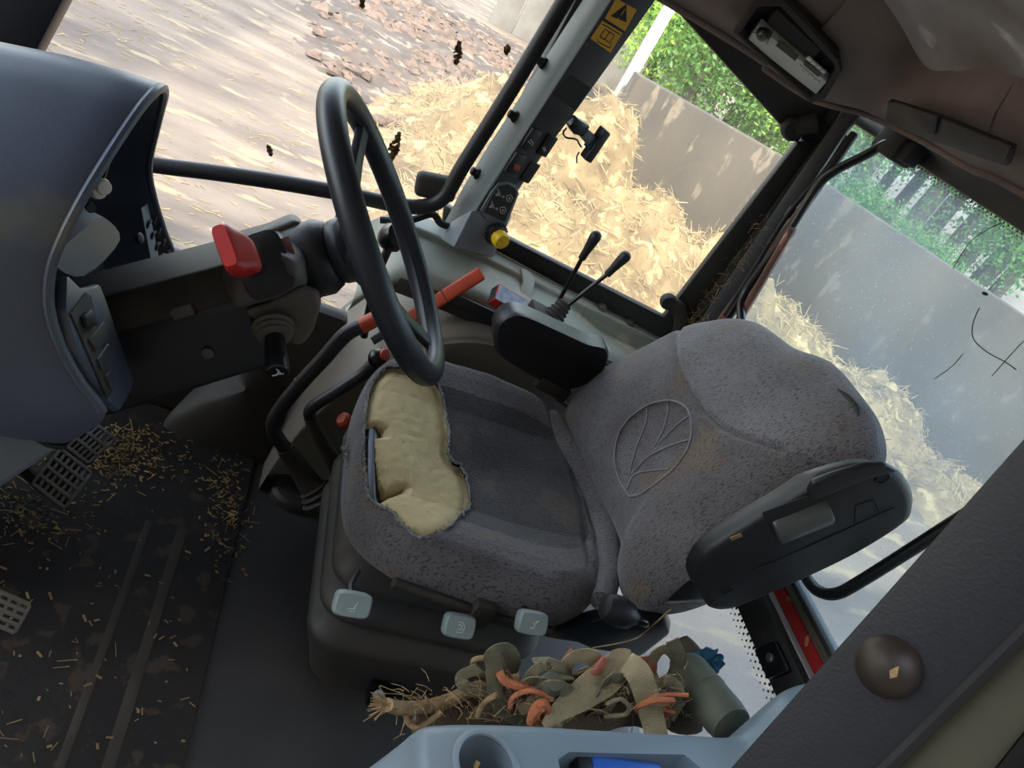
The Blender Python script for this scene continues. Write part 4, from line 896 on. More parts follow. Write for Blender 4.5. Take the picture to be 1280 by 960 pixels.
# horn stalk
s0, s1 = at(342, 410, Y=-.99), at(347, 466, Y=-.915); ax = nrm(s1-s0); L = np.linalg.norm(s1-s0)
prf = []
for k in range(3): prf += [(.030-.003*k, -.004+.008*k), (.031-.003*k, .0+.008*k), (.026-.003*k, .003+.008*k)]
MB().lathe(s0, ax, prf, 18).build('stalk_boot', 'shroud_grey', st_)
MB().lathe(s0, ax, [(.0135, .015), (.0150, .03), (.0155, L*.62), (.0165, L*.64), (.0165, L*.97), (.0145, L)], 20).build('horn_stalk', 'black_gloss', st_)
hso = [o_ for o_ in bpy.data.objects if o_.name == 'horn_stalk'][0]
HPp = (s1+ax*.0006, ax); hu = nrm(np.cross(ax, A(0, 0, 1))); hv = np.cross(hu, ax)
def loc2(o_, pts): return [o_+hu*a_+hv*b_ for a_, b_ in pts]
hs_ = MB()
for ln in (((-.006, 0), (.0, .003)), ((-.006, 0), (0, -.003)), ((0, .005), (0, -.005)), ((0, .005), (.005, .008)), ((0, -.005), (.005, -.008)), ((-.008, .0015), (-.008, -.0015))): hs_.tube(loc2(s1+ax*.0006, ln), .0008, 5)
hs_.build('horn_symbol', 'print_white', hso)
# hub
wn = A(-cos(EL), 0, sin(EL))
HB = WC-wn*.085
MB().lathe(HB, wn, [(.052, -.075), (.058, -.06), (.060, -.02), (.052, -.005), (.045, .0)], 28).build('hub_collar', 'black_plastic', st_)

# ------------------------------------------------------------------ steering wheel
wh = thing('steering_wheel', WC-wn*.09, 'black steering wheel with thick dusty rim, seen nearly edge-on', 'steering wheel')
wu = nrm(np.cross(wn, cy)); wv = cy                       # wu lies in the fore-aft plane
if wu[2] < 0: wu = -wu
RW = .22
rim = [WC+RW*(cos(a)*wu+sin(a)*wv) for a in np.linspace(0, 2*pi, 72, endpoint=False)]
MB().tube(rim, .0200, 18, closed=True).build('rim', 'rim_leather', wh, angle=80)
rimo = [o_ for o_ in bpy.data.objects if o_.name.startswith('rim') and o_.parent == wh][0]
MB().tube([WC+(RW-.0203)*(cos(a)*wu+sin(a)*wv) for a in np.linspace(0, 2*pi, 72, endpoint=False)], .0012, 6, closed=True).build('rim_seam', 'print_black', rimo)
MB().lathe(HB, wn, [(.044, -.004), (.050, .004), (.052, .020), (.046, .032), (.030, .038), (.008, .040)], 28).build('hub', 'rim_leather', wh)
for a in (pi, pi*.30, -pi*.30):
    d = cos(a)*wu+sin(a)*wv; s_ = -sin(a)*wu+cos(a)*wv
    secs = []
    for t, w_, h_ in ((.03, .034, .012), (.09, .026, .009), (.15, .019, .008), (.21, .017, .008)):
        lift = .014+.071*min(1, t/.21)**1.2
        c = HB+d*t+wn*lift; secs.append([c-s_*w_-wn*h_*.6, c-s_*w_*.8+wn*h_, c+s_*w_*.8+wn*h_, c+s_*w_-wn*h_*.6, c-wn*h_*1.2])
    MB().loft(secs).build('spoke', 'rim_leather', wh, bevel=.003)
bk2 = thing('ball_knob', at(495, 330, Y=-1.45), 'glossy black ball knob behind the far rim of the steering wheel', 'knob')
MB().lathe(at(490, 297, Y=-1.45), nrm(A(-.4, .5, .7)), [(.010, -.03), (.022, -.02), (.030, 0), (.026, .018), (.012, .028)], 18).build('ball', 'black_gloss', bk2)
MB().tube([at(488, 305, Y=-1.45), at(470, 350, Y=-1.46), at(455, 420, Y=-1.50)], .009, 10, 4).build('stem', 'black_plastic', bk2)

# ------------------------------------------------------------------ seat
se = thing('driver_seat', (-.58, -1.14, 0), 'worn grey fabric tractor seat with torn cushion showing yellow foam', 'seat')
CXs, CYs = -.556, -1.165; HX, HY = .256, .318
def out_r(th):
    n_ = 3.6; c, s_ = abs(cos(th))/HX, abs(sin(th))/(HY-.02*cos(th)); return (c**n_+s_**n_)**(-1/n_)
def cush_z(x, y, full=False):
    dx, dy = x-CXs, y-CYs; th = math.atan2(dy, dx); r = math.hypot(dx, dy)/out_r(th)
    z = .530
    z += .030*np.interp(abs(dy), [.15, .25, .32], [0, .8, 1.0])            # side bolsters
    z += .016*math.exp(-((dx+.235)/.05)**2) - .010*math.exp(-((x+.745-.05*((y-CYs)/.3)**2+.03)/.010)**2)  # rear roll and its groove
    z -= .014*math.exp(-(dx/.15)**2-(dy/.12)**2)
    z -= .020*max(0, (dx-.14)/.12)**2
    z += .004*pnoise(x*9, y*9)
    if r > .86 and full: z -= .045*(1-math.sqrt(max(0, 1-min(1, (r-.86)/.14)**2)))
    return z, r
def cush_pt(th, r):
    R = out_r(th)
    if r <= .86: x, y = CXs+cos(th)*R*r, CYs+sin(th)*R*r; return A(x, y, cush_z(x, y)[0])
    x, y = CXs+cos(th)*R*.86, CYs+sin(th)*R*.86; z0 = cush_z(x, y)[0]
    t = (r-.86)/.14
    if t < .5: a = t/.5*pi/2; e = .86+.14*sin(a); z = z0-.045*(1-cos(a))
    else: e = 1.0-.015*((t-.5)/.5)**2-.02*max(0, t-.85); z = z0-.045-.060*(t-.5)/.5
    return A(CXs+cos(th)*R*e, CYs+sin(th)*R*e, z+.004*pnoise(cos(th)*6, sin(th)*6, t))
tear_px = [(497, 458), (520, 462), (540, 470), (550, 488), (556, 512), (561, 545), (560, 565), (566, 578), (576, 582), (584, 604), (586, 632), (580, 640), (560, 660), (530, 672), (505, 668), (478, 658), (462, 645), (452, 632), (446, 610), (440, 580), (437, 560), (445, 535), (447, 505), (453, 483), (468, 468), (482, 460)]
def onseat(x, y):
    z = .54
    for _ in range(5): p = at(x, y, Z=z); z = cush_z(p[0], p[1], True)[0]
    return at(x, y, Z=z)
tear = np.array([onseat(*q_)[:2] for q_ in tear_px])
# the near edge of the hole wraps over the cushion front: let it run out past the rim
def clampr(t_, lim=.955):
    dx, dy = t_[0]-CXs, t_[1]-CYs; r = math.hypot(dx, dy)/out_r(math.atan2(dy, dx)); k = min(1, lim/r); return [CXs+dx*k, CYs+dy*k]
tear = np.array([clampr(t_) for t_ in tear])
def inpoly(P, poly):
    x, y = P; c = False; j = len(poly)-1
    for i in range(len(poly)):
        if (poly[i][1] > y) != (poly[j][1] > y) and x < (poly[j][0]-poly[i][0])*(y-poly[i][1])/(poly[j][1]-poly[i][1])+poly[i][0]: c = not c
        j = i
    return c
def nearest(P, poly):
    best = None
    for i in range(len(poly)):
        a_, c_ = poly[i-1], poly[i]; d = c_-a_; t = max(0, min(1, np.dot(P-a_, d)/np.dot(d, d))); q_ = a_+d*t; e = np.linalg.norm(P-q_)
        if best is None or e < best[0]: best = (e, q_)
    return best
NT, rs = 340, np.concatenate([np.linspace(.01, .86, 86), np.linspace(.866, 1.0, 22)])
ths = np.linspace(0, 2*pi, NT, endpoint=False)
V = np.array([[cush_pt(t, r) for t in ths] for r in rs]); nr = len(rs)
tbb = (tear.min(0)-.02, tear.max(0)+.02)
ins = inpolyN(V[..., :2], tear) & (V[..., 2] > .44)
def splitmesh(keep):
    F = []
    for i in range(nr-1):
        for j in range(NT):
            k = (j+1) % NT; q_ = [(i, j), (i+1, j), (i+1, k), (i, k)]
            if keep(q_): F.append([a_*NT+b_ for a_, b_ in q_])
    return F
VV = V.copy()
eT, qT = nearestN(V[..., :2], tear); mk = ins & (eT < .02); VV[mk, :2] = qT[mk]
# panels: darker worn middle / lighter sides as two meshes of the cover
def ismid(q_):
    c = np.mean([V[a_] for a_ in q_], 0); dx, dy = c[0]-CXs, c[1]-CYs
    return c[2] > .49 and (dx/.20+.12)**4+(dy/.205)**4 < 1
mids = []; sides = []
for i in range(nr-1):
    for j in range(NT):
        k = (j+1) % NT; q_ = [(i, j), (i+1, j), (i+1, k), (i, k)]
        if all(ins[a_] for a_ in q_): continue
        (mids if ismid(q_) else sides).append([a_*NT+b_ for a_, b_ in q_])
b = MB(); b.add(VV.reshape(-1, 3), sides); cu = b.build('cushion_cover', 'seat_fabric', se, angle=80)
b = MB(); b.add(VV.reshape(-1, 3), mids); b.build('cushion_panel', 'seat_dark', se, angle=80)
for o in (cu, bpy.data.objects[-1] if False else cu):
    bm = bmesh.new(); bm.from_mesh(o.data); bmesh.ops.delete(bm, geom=[v for v in bm.verts if not v.link_faces], context='VERTS'); bm.to_mesh(o.data); bm.free()
# foam under the tear, with its own hole at the front
hole_px = [(461, 530), (468, 520), (476, 528), (486, 528), (488, 515), (480, 508), (462, 520), (456, 545), (455, 610), (460, 628), (468, 637), (475, 622), (484, 612), (498, 606), (486, 606), (478, 590), (474, 560), (472, 540)]
hole_px = [(460, 530), (472, 525), (484, 530), (484, 538), (473, 540), (475, 570), (480, 598), (486, 608), (510, 603), (508, 607), (490, 614), (480, 620), (471, 638), (462, 630), (455, 600), (455, 560)]
fz = .020
def onfoam(x, y):
    p = onseat(x, y); return p
hole = np.array([clampr(onseat(*q_)[:2], .93) for q_ in hole_px])
fx = np.linspace(tear[:, 0].min()-.02, tear[:, 0].max()+.015, 110); fy = np.linspace(tear[:, 1].min()-.02, tear[:, 1].max()+.02, 190)
XY = np.stack(np.meshgrid(fx, fy, indexing='ij'), -1); fin = inpolyN(XY, hole); eH, qH = nearestN(XY, hole); inT = inpolyN(XY, tear); eT2, _ = nearestN(XY, tear)
GG = np.zeros((len(fx), len(fy), 3))
for i, x in enumerate(fx):
    for j, y in enumerate(fy):
        if inT[i, j] or eT2[i, j] < .02: GG[i, j] = (x, y, cush_z(x, y, True)[0]-.009-.010*math.exp(-(eH[i, j]/.008)**2)-.004*math.exp(-(eT2[i, j]/.012)**2)*(1 if inT[i, j] else 1)-.0015*pnoise(x*60, y*60))
ok_ = inT | (eT2 < .009); FF = []
for i in range(len(fx)-1):
    for j in range(len(fy)-1):
        q_ = [(i, j), (i+1, j), (i+1, j+1), (i, j+1)]
        if all(fin[a_] for a_ in q_) or not all(ok_[a_] for a_ in q_): continue
        FF.append([a_*len(fy)+b_ for a_, b_ in q_])
mk = fin & (eH < .009); GG[mk, :2] = qH[mk]; GG[mk, 2] -= .02
fo = MB().add(GG.reshape(-1, 3), FF).build('foam', 'foam', se, angle=60)
bm = bmesh.new(); bm.from_mesh(fo.data); bmesh.ops.delete(bm, geom=[v for v in bm.verts if not v.link_faces], context='VERTS'); bm.to_mesh(fo.data); bm.free()
tag(fo, 'yellow foam laid bare in the tear')
# black seat pan tube seen through the hole
MB().tube([A(-.338, -1.38, .474), A(-.336, -1.28, .478), A(-.335, -1.15, .479), A(-.338, -1.02, .478), A(-.350, -.94, .470)], .019, 16, 5).build('pan_tube', 'black_gloss', se, angle=80)
MB().box2((-.60, -1.38, .455), (-.345, -.985, .462)).build('seat_pan', 'black_gloss', se)
# frayed edge
fr = MB(); TP = spline([A(x, y, cush_z(x, y, True)[0]+.001) for x, y in tear], 10, True); TC = TP.mean(0)
for p in TP:
    for k in range(4):
        d = (TC-p)*A(1, 1, 0); d = nrm(d)*random.uniform(-.002, .005)+A(random.gauss(0, .0025), random.gauss(0, .0025), random.uniform(-.002, .003)); q0 = p+A(random.gauss(0, .002), random.gauss(0, .002), 0)
        fr.tube([q0, q0+d*.6+A(0, 0, random.uniform(0, .003)), q0+d], .0006, 3, cap=False)
o = fr.build('frayed_edge', 'fray', cu, smooth=False); o['kind'] = 'stuff'
MB().tube([p+A(random.gauss(0, .0015), random.gauss(0, .0015), random.gauss(.001, .001)) for p in TP], .0022, 6, closed=True).build('torn_hem', 'fray', cu)
# loose tattered flap at the front
fl = MB()
for x, y in ((436, 566), (440, 575), (434, 560), (442, 585), (436, 552), (446, 600)):
    p = onseat(x, y); 
    for k in range(12): d = A(random.uniform(.0, .012), random.gauss(0, .007), random.gauss(-.003, .005)); q0 = p+A(0, random.gauss(0, .008), 0); fl.tube([q0, q0+d*.6, q0+d], .0009, 3, cap=False)
o = fl.build('tattered_threads', 'fray', cu, smooth=False); o['kind'] = 'stuff'

# backrest
bp0, bp1 = A(-.775, 0, .50), A(-.985, 0, 1.08); bt_ = nrm(bp1-bp0); bn = np.cross(A(0, 1, 0), bt_); bn = bn if bn[0] > 0 else -bn
BP = (bp0, bn)
out_px = [(697, 530), (703, 502), (722, 476), (745, 456), (790, 432), (848, 402), (885, 392), (915, 390), (945, 397), (985, 425), (1030, 442), (1060, 474), (1080, 505), (1087, 540), (1078, 562), (1050, 578), (1005, 605), (960, 645), (915, 690), (880, 722), (840, 742), (800, 750), (772, 744), (764, 720), (770, 692), (758, 655), (738, 620), (716, 575)]
def toP(x, y, P=BP): p = at(x, y, P=P); return A(p[1], np.dot(p-bp0, bt_))
OP = np.array([toP(*q_) for q_ in out_px]); OPs = spline(np.c_[OP, np.zeros(len(OP))], 8, True)[:, :2]
BC = toP(868, 575)
ang = np.arctan2(OPs[:, 1]-BC[1], OPs[:, 0]-BC[0]); rad = np.hypot(OPs[:, 0]-BC[0], OPs[:, 1]-BC[1]); od = np.argsort(ang); ang, rad = ang[od], rad[od]
_ax, _rx = np.r_[ang-2*pi, ang, ang+2*pi], np.r_[rad, rad, rad]
def bR(th): return np.interp(th, _ax, _rx)
seam_px = [(838, 385), (848, 412), (853, 440), (862, 470), (876, 500), (895, 528), (915, 548), (935, 560), (960, 568), (990, 575)]
SE = np.array([toP(*q_) for q_ in seam_px])
emb_out = [(795, 628), (781, 605), (777, 580), (784, 552), (800, 530), (824, 515), (850, 512), (870, 522), (878, 545), (874, 572), (858, 596), (835, 615), (812, 628), (795, 628)]
emb_veins = [[(793, 600), (803, 566), (815, 535), (818, 519)], [(826, 565), (836, 545), (843, 526), (845, 513)], [(830, 562), (845, 548), (860, 536), (873, 530)], [(797, 598), (815, 580), (838, 568), (862, 562), (877, 560)], [(790, 618), (800, 600), (822, 596), (848, 596)]]
EM = [np.array([toP(*q_) for q_ in spline([(x, y, 0) for x, y in ln], 5)[:, :2]]) for ln in [emb_out]+emb_veins]
EMo = np.array([toP(*q_) for q_ in emb_out[:-1]]); emc = EMo.mean(0)
def dline(P, L):
    a_, c_ = L[:-1], L[1:]; d = c_-a_; t = np.clip(((P-a_)*d).sum(1)/(d*d).sum(1), 0, 1); return np.sqrt((((a_+d*t[:, None])-P)**2).sum(1)).min()
def bsurf(q_, raise_=0):
    d = q_-BC; th = math.atan2(d[1], d[0]); r = np.hypot(*d)/bR(th)
    r = min(r, 1)
    h = .085*(1-r**3.2)**.62-.03                             # inflated pad
    h -= .030*math.exp(-((q_[1]-.22)/.16)**2)*math.exp(-((q_[0]+1.14)/.16)**2)   # hollow for the back
    ds = dline(q_, SE)
    h -= .010*math.exp(-(ds/.006)**2)
    if np.hypot(*(q_-emc)) < .12:
        de = dline(q_, EM[0]); inside = inpoly(q_, EMo); h -= (.005 if inside else 0)*min(1, de/.008)
    p = bp0*A(1, 0, 1)+A(0, q_[0], 0)+bt_*q_[1]
    return p+bn*(h+raise_+.003*pnoise(q_[0]*10, q_[1]*10))
NT2 = 330; _ts = np.linspace(-pi, pi, NT2, endpoint=False); rs2 = np.concatenate([np.linspace(.008, .9, 105), np.linspace(.905, 1, 26)]); GB = []
for r in rs2:
    GB.append([bsurf(BC+A(cos(t), sin(t))*bR(t)*r) for t in _ts])
GB = np.array(GB)
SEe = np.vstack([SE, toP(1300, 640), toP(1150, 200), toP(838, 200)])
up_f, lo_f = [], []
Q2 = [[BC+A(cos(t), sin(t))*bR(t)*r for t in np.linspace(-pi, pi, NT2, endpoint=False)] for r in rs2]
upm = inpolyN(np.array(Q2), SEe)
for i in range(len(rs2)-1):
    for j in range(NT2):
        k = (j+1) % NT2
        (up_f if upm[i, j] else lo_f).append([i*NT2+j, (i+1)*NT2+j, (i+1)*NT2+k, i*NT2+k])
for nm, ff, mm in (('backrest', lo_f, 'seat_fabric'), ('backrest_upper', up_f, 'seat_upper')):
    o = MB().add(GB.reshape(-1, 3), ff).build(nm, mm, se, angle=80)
    bm = bmesh.new(); bm.from_mesh(o.data); bmesh.ops.delete(bm, geom=[v for v in bm.verts if not v.link_faces], context='VERTS'); bm.to_mesh(o.data); bm.free()
rim_ = GB[-1]; inn = [p-bn*.035 for p in rim_]; cc = rim_.mean(0)
MB().grid([rim_, inn, [p*.9+cc*.1-bn*.075 for p in rim_], [p*.5+cc*.5-bn*.085 for p in rim_], [p*.02+cc*.98-bn*.085 for p in rim_]], cv=True).build('backrest_shell', 'seat_upper', se, angle=80)
eb = MB()
for ln in EM: eb.tube([bsurf(q_, .0008) for q_ in ln], .0022, 6)
o = eb.build('emblem', 'seam', se); tag(o, 'embossed leaf emblem in an oval on the backrest')
MB().tube([bsurf(q_, -.002) for q_ in spline(np.c_[SE, np.zeros(len(SE))], 6)[8:, :2]], .0022, 6).build('seam', 'black_rubber', se)
# pocket-like dent at the top corner
dc = bsurf(toP(1062, 500)); MB().tube([bsurf(toP(x, y), .001) for x, y in ((1048, 488), (1058, 496), (1068, 508), (1072, 520))], [.001, .005, .006, .001], 8, 4, flat=(.35, tuple(bn))).build('seam_dent', 'black_rubber', se)
# rear roll between cushion and backrest
MB().tube([at(x, y, Z=.535) for x, y in ((688, 520), (705, 552), (728, 590), (748, 630), (758, 670), (760, 715), (752, 752))], [.020, .026, .028, .028, .026, .022], 14, 6).build('rear_roll', 'seat_fabric', se, angle=80)

# near armrest, folded up beside the backrest
ar = 'armrest'
AP = plane3(at(885, 735, Y=-.80), at(1110, 600, Y=-.80), at(905, 758, Y=-.74))
aY0, aY1 = -.79, -.725
body_px = [(866, 722), (872, 700), (890, 680), (950, 642), (985, 622), (1010, 606), (1030, 594), (1075, 581), (1104, 579), (1125, 590), (1139, 612), (1140, 632), (1130, 650), (1070, 688), (1000, 722), (930, 752), (905, 760), (886, 758), (876, 742)]
low_edge = [(880, 754), (905, 762), (940, 750), (1080, 684), (1136, 648)]
front = list(spline([at(x, y, Y=-.765) for x, y in body_px], 4, True))
hub_c = np.mean(front, 0)
def inset(ring_, k, off): c = np.mean(ring_, 0); return [c+(p-c)*k+off for p in ring_]
sh3 = A(.012, -.03, -.012)
rg = [inset(front, .90, A(0, .010, 0)), inset(front, .97, A(0, .006, 0)), front, inset(front, .96, sh3*.7), inset(front, .86, sh3)]
arm = MB().loft(rg).build('armrest', 'black_plastic', se, bevel=0, angle=50); tag(arm, 'black plastic armrest folded up, near side')
PA = (np.mean(front, 0)+A(0, .0105, 0), A(0, 1, 0))
plate([(1008, 612), (1014, 600), (1040, 590), (1080, 578), (1104, 577), (1120, 585), (1080, 596), (1040, 612), (1012, 622)], PA, .012, 'black_plastic', 'armrest_pad', arm, -.004, bevel=.004)
# glossy thumb wheel in its cut-out
tw = [at(x, y, Y=-.752) for x, y in ((962, 655), (1026, 625))]; twd = nrm(tw[1]-tw[0]); tws = nrm(np.cross(twd, A(0, 1, 0)))
plate([(952, 640), (1028, 612), (1042, 640), (1038, 652), (980, 680), (972, 680)], PA, .001, 'black_rubber', 'wheel_recess', arm, .0005)
cW = (at(955, 648, Y=-.755)+at(1030, 640, Y=-.755)+at(995, 645, Y=-.755))/3
MB().lathe(at(966, 660, Y=-.762), nrm(at(1034, 633, Y=-.762)-at(966, 660, Y=-.762)), [(.020, 0), (.026, .002), (.027, .006), (.027, np.linalg.norm(at(1034, 633, Y=-.762)-at(966, 660, Y=-.762))-.004), (.024, np.linalg.norm(at(1034, 633, Y=-.762)-at(966, 660, Y=-.762)))], 30).build('thumb_wheel', mat('dark_gloss_grey', (84, 84, 84), (74, 74, 74), 9, rough=.28), arm)
for q_, r_ in (((1103, 597), .010), ((908, 737), .010)): MB().lathe(at(*q_, P=PA), A(0, 1, 0), [(r_*1.15, -.002), (r_*1.15, .0012), (r_, .0018), (r_*.95, .0004), (.001, .0003)], 20).build('screw_hole', 'print_black', arm)
mark(arm, PA, [[(1068, 655), (1070, 632), (1092, 624), (1100, 642)], [(940, 712), (968, 702), (1118, 634)]], .0007, 'print_black', 'moulding_line', .0003)
plate([(912, 672), (926, 666), (928, 670), (914, 676)], PA, .001, 'rope_tan', 'worn_mark', arm, .0)
MB().loft([[at(x, y, Y=-.80) for x, y in ((830, 752), (860, 725), (900, 715), (890, 750))], [at(x, y, Y=-.86) for x, y in ((825, 760), (850, 735), (890, 725), (880, 755))]]).build('armrest_bracket', 'black_gloss', se, bevel=.006)
# far armrest, lowered
fa = [at(x, y, Y=-1.455) for x, y in ((622, 400), (636, 391), (655, 392), (700, 412), (735, 428), (760, 437), (748, 470), (712, 486), (680, 478), (640, 455), (620, 438), (617, 415))]; fa = list(spline(fa, 4, True))
MB().loft([inset(fa, .94, A(0, .014, .004)), inset(fa, .99, A(0, .006, .002)), fa, inset(fa, 1.0, A(0, -.045, 0)), inset(fa, .92, A(0, -.062, -.004))]).build('armrest', 'black_plastic', se, angle=50)['label'] = 'black armrest lowered on the far side'
MB().box(at(690, 482, Y=-1.46), (.045, .02, .018), nrm(A(-1, 0, -.15)), A(0, 1, 0), nrm(A(-.15, 0, 1))).build('armrest_bracket', 'shroud_dark', se, bevel=.005)
MB().tube([at(683, 480, Y=-1.50), at(690, 492, Y=-1.50), at(702, 502, Y=-1.50), at(715, 512, Y=-1.50)], .006, 10, 5).build('support_rod', 'black_gloss', se)

# bellows under the seat
def rrect(x0, x1, y0, y1, z, r=.05, n=6):
    P = []
    for cx, cy_, a0_ in ((x1-r, y1-r, 0), (x0+r, y1-r, pi/2), (x0+r, y0+r, pi), (x1-r, y0+r, 3*pi/2)):
        for k in range(n+1): a = a0_+pi/2*k/n; P.append(A(cx+r*cos(a), cy_+r*sin(a), z))
    return P
rings = []; zz = [.46, .435, .415, .40, .375, .35, .33, .315, .29, .265, .245, .23, .205, .18, .15, .10, .0]
ex_ = [-.02, .006, .008, -.020, .004, .022, .020, -.012, .012, .032, .030, -.004, .022, .044, .042, .03, .01]
for z, e in zip(zz, ex_): k_ = (.46-z)/.46; rings.append(rrect(-.80, -.318-.085*k_+e*.8, -1.40, -.945-.035*k_+e*.8, z, .06))
MB().loft(spline(np.array(rings).reshape(len(rings), -1), 4).reshape(-1, len(rings[0]), 3)).build('bellows', 'bellows', se, angle=70)
# frame bits under the cushion
MB().box2((-.78, -1.38, .44), (-.40, -.935, .475)).build('seat_frame', 'black_gloss', se, bevel=.01)
MB().tube([at(x, y, Y=-.845) for x, y in ((492, 728), (520, 738), (560, 752), (620, 772), (690, 790), (760, 800))], .010, 10, 5).build('slide_rail', 'shroud_dark', se)
MB().box(at(600, 762, Y=-.85), (.02, .02, .03)).build('slide_bracket', 'shroud_dark', se, bevel=.005)
MB().loft([[at(x, y, Y=-.83) for x, y in ((690, 790), (760, 772), (830, 770), (838, 792), (800, 822), (740, 812))], [at(x, y, Y=-.9) for x, y in ((690, 775), (760, 755), (830, 752), (840, 780), (800, 810), (740, 800))]]).build('recliner_plate', 'black_gloss', se, bevel=.008)
for cpx, ang_ in (((440, 755), 0), ((573, 782), 0), ((664, 778), 0)):
    c = at(*cpx, Y=-.800); e1 = nrm(at(cpx[0]+30, cpx[1]+5, Y=-.80)-c); e3 = nrm(A(0, .75, .65)); e3 = nrm(e3-e1*np.dot(e3, e1)); e2 = np.cross(e3, e1)
    h = MB(); sc = .030 if cpx[0] < 500 else .027
    h.loft([sq(c+e3*z_, sc*k_, .020*k_, e1, e2) for z_, k_ in ((-.012, .88), (-.008, .98), (.004, 1.0), (.010, .96), (.013, .86))]); o = h.build('adjust_handle', 'handle_grey', se)
    s2 = MB()
    for ln in {440: (((-.008, .006), (.002, .004), (.006, -.006)), ((-.004, .009), (.004, .009), (.004, .003))), 573: (((-.006, .008), (.004, .008), (.007, .0), (.003, -.008), (-.006, -.008)), ((-.005, .004), (.002, .003), (.002, -.003), (-.005, -.004))), 664: (((-.006, .007), (.0, .007), (.002, .001), (-.003, -.002)), ((.002, -.002), (.007, -.006)))}[cpx[0]]:
        s2.tube([c+e3*.0134+e1*a_-e2*b_ for a_, b_ in ln], .0006, 5)
    s2.build('handle_symbol', 'print_white', o)
    MB().tube([c-e3*.012, c-e3*.03+A(0, -.03, 0), c+A(-.01, -.08, -.01)], .006, 8).build('handle_arm', 'black_plastic', se)
kn = at(775, 765, Y=-.80); ka = nrm(at(820, 785, Y=-.79)-at(770, 764, Y=-.80))
MB().lathe(kn-ka*.03, ka, [(.010, -.004), (.020, .0), (.0255, .014), (.0265, .032), (.022, .050), (.014, .058), (.011, .064)], 24).build('recliner_knob', 'black_plastic', se)
MB().tube([kn+ka*.034, kn+ka*.05, kn+ka*.062+A(0, -.01, -.012), kn+ka*.06+A(0, -.03, -.03)], .007, 10, 4).build('knob_hose', 'black_gloss', se)
MB().tube([at(x, y, Y=-.80) for x, y in ((740, 810), (790, 800), (812, 785), (838, 762))], .0013, 6, 5).build('bare_wire', 'rope_tan', se)
MB().box(at(480, 868, Z=.06), (.035, .02, .02)).build('floor_bracket', 'black_gloss', se, bevel=.006); MB().lathe(at(474, 869, Z=.10), nrm(A(.3, .6, .6)), [(.012, 0), (.012, .008), (.006, .010)], 8).build('bolt', 'steel', se)

# ------------------------------------------------------------------ straps, ropes and rags between seat and left console
MB_ = MB
def cord(name, label, pts, r, m, Y=-.72, flat=None, k=8, n=7, grp=None, sub=None):
    P = [at(q_[0], q_[1], Y=(q_[2] if len(q_) > 2 else Y)) for q_ in pts]
    b_ = MB()
    if name == 'webbing_strap' and flat is not None:
        b_.ribbon(P, r if np.isscalar(r) else list(r), .0018, flat[1], 9)
    else: b_.tube(P, r, k, n, flat=flat)
    o = b_.build(name, m, angle=30); tag(o, label, name.split('_')[-1], grp); return o
GR = 'straps and ropes beside the seat'
cord('sisal_rope', 'thick frayed tan rope end lying toward the front beside the seat', [(484, 881, -.64), (500, 885, -.66), (530, 884, -.68), (560, 876, -.70), (590, 862, -.72), (620, 852, -.74), (650, 846, -.74)], [.010, .0105, .011, .011, .010, .009], 'rope_tan', k=10, grp=GR)
fe = MB()
for k in range(60):
    p = at(486, 882, Y=-.64); d = A(random.uniform(.005, .03), random.gauss(0, .009), random.gauss(-.002, .009)); fe.tube([p, p+d*.5, p+d+A(0, 0, -.003)], .0007, 3, cap=False)
o = fe.build('rope_fibres', 'rope_tan', smooth=False); tag(o, 'loose fibres at the end of the thick tan rope', 'fibre', kind='stuff')
up_ = (0, .7, .7)
cord('webbing_strap', 'olive webbing strap standing in a tall narrow loop at the left of the tangle', [(620, 870, -.70), (622, 840, -.69), (616, 820, -.69), (630, 812, -.70), (640, 826, -.71), (636, 842, -.72)], .014, 'strap_olive', flat=(.16, (0, 1, .2)), grp=GR)
cord('webbing_strap', 'olive webbing strap dropping from the tall loop to the floor side', [(616, 818, -.69), (618, 850, -.68), (622, 878, -.67), (640, 896, -.67), (660, 905, -.68)], .012, 'strap_olive', flat=(.18, (0, 1, .2)), grp=GR)
cord('baling_twine', 'bright orange twine curving across the middle of the tangle', [(624, 840, -.68), (632, 852, -.67), (650, 858, -.665), (675, 866, -.665), (700, 870, -.67), (720, 862, -.68), (736, 856, -.70)], .0065, 'twine_orange', grp=GR)
cord('baling_twine', 'pale orange twine hugging the grey weight in the tangle', [(665, 868, -.69), (672, 850, -.685), (690, 845, -.69), (706, 850, -.70), (728, 846, -.71)], .006, 'twine_orange', grp=GR)
cord('webbing_strap', 'grey-olive strap bent over the weight near the seat lever', [(640, 905, -.69), (652, 872, -.68), (668, 845, -.68), (680, 835, -.69), (676, 822, -.71)], .015, 'strap_olive', flat=(.18, (0, .8, .5)), grp=GR)
cord('webbing_strap', 'curved grey-olive strap end beside the bent strap', [(684, 826, -.70), (696, 834, -.69), (702, 850, -.69), (700, 868, -.70)], .012, 'strap_olive', flat=(.2, (0, 1, 0)), grp=GR)
cord('webbing_strap', 'pale rolled strap coil at the centre top of the tangle', [(708, 858, -.71), (706, 836, -.70), (722, 820, -.70), (742, 822, -.70), (744, 838, -.70), (730, 842, -.70), (722, 850, -.70)], .013, 'strap_beige', flat=(.22, (0, 1, .2)), grp=GR)
cord('cloth_strip', 'pink cloth strip poking up under the seat lever', [(700, 838, -.74), (708, 824, -.74), (716, 812, -.75)], .008, 'cloth_pink', flat=(.4, (0, 1, 0)), grp=GR)
cord('cloth_strip', 'twin pink cloth strip beside the wide strap top', [(738, 850, -.685), (746, 838, -.685), (757, 822, -.695)], .009, 'cloth_pink', flat=(.4, (0, 1, 0)), grp=GR)
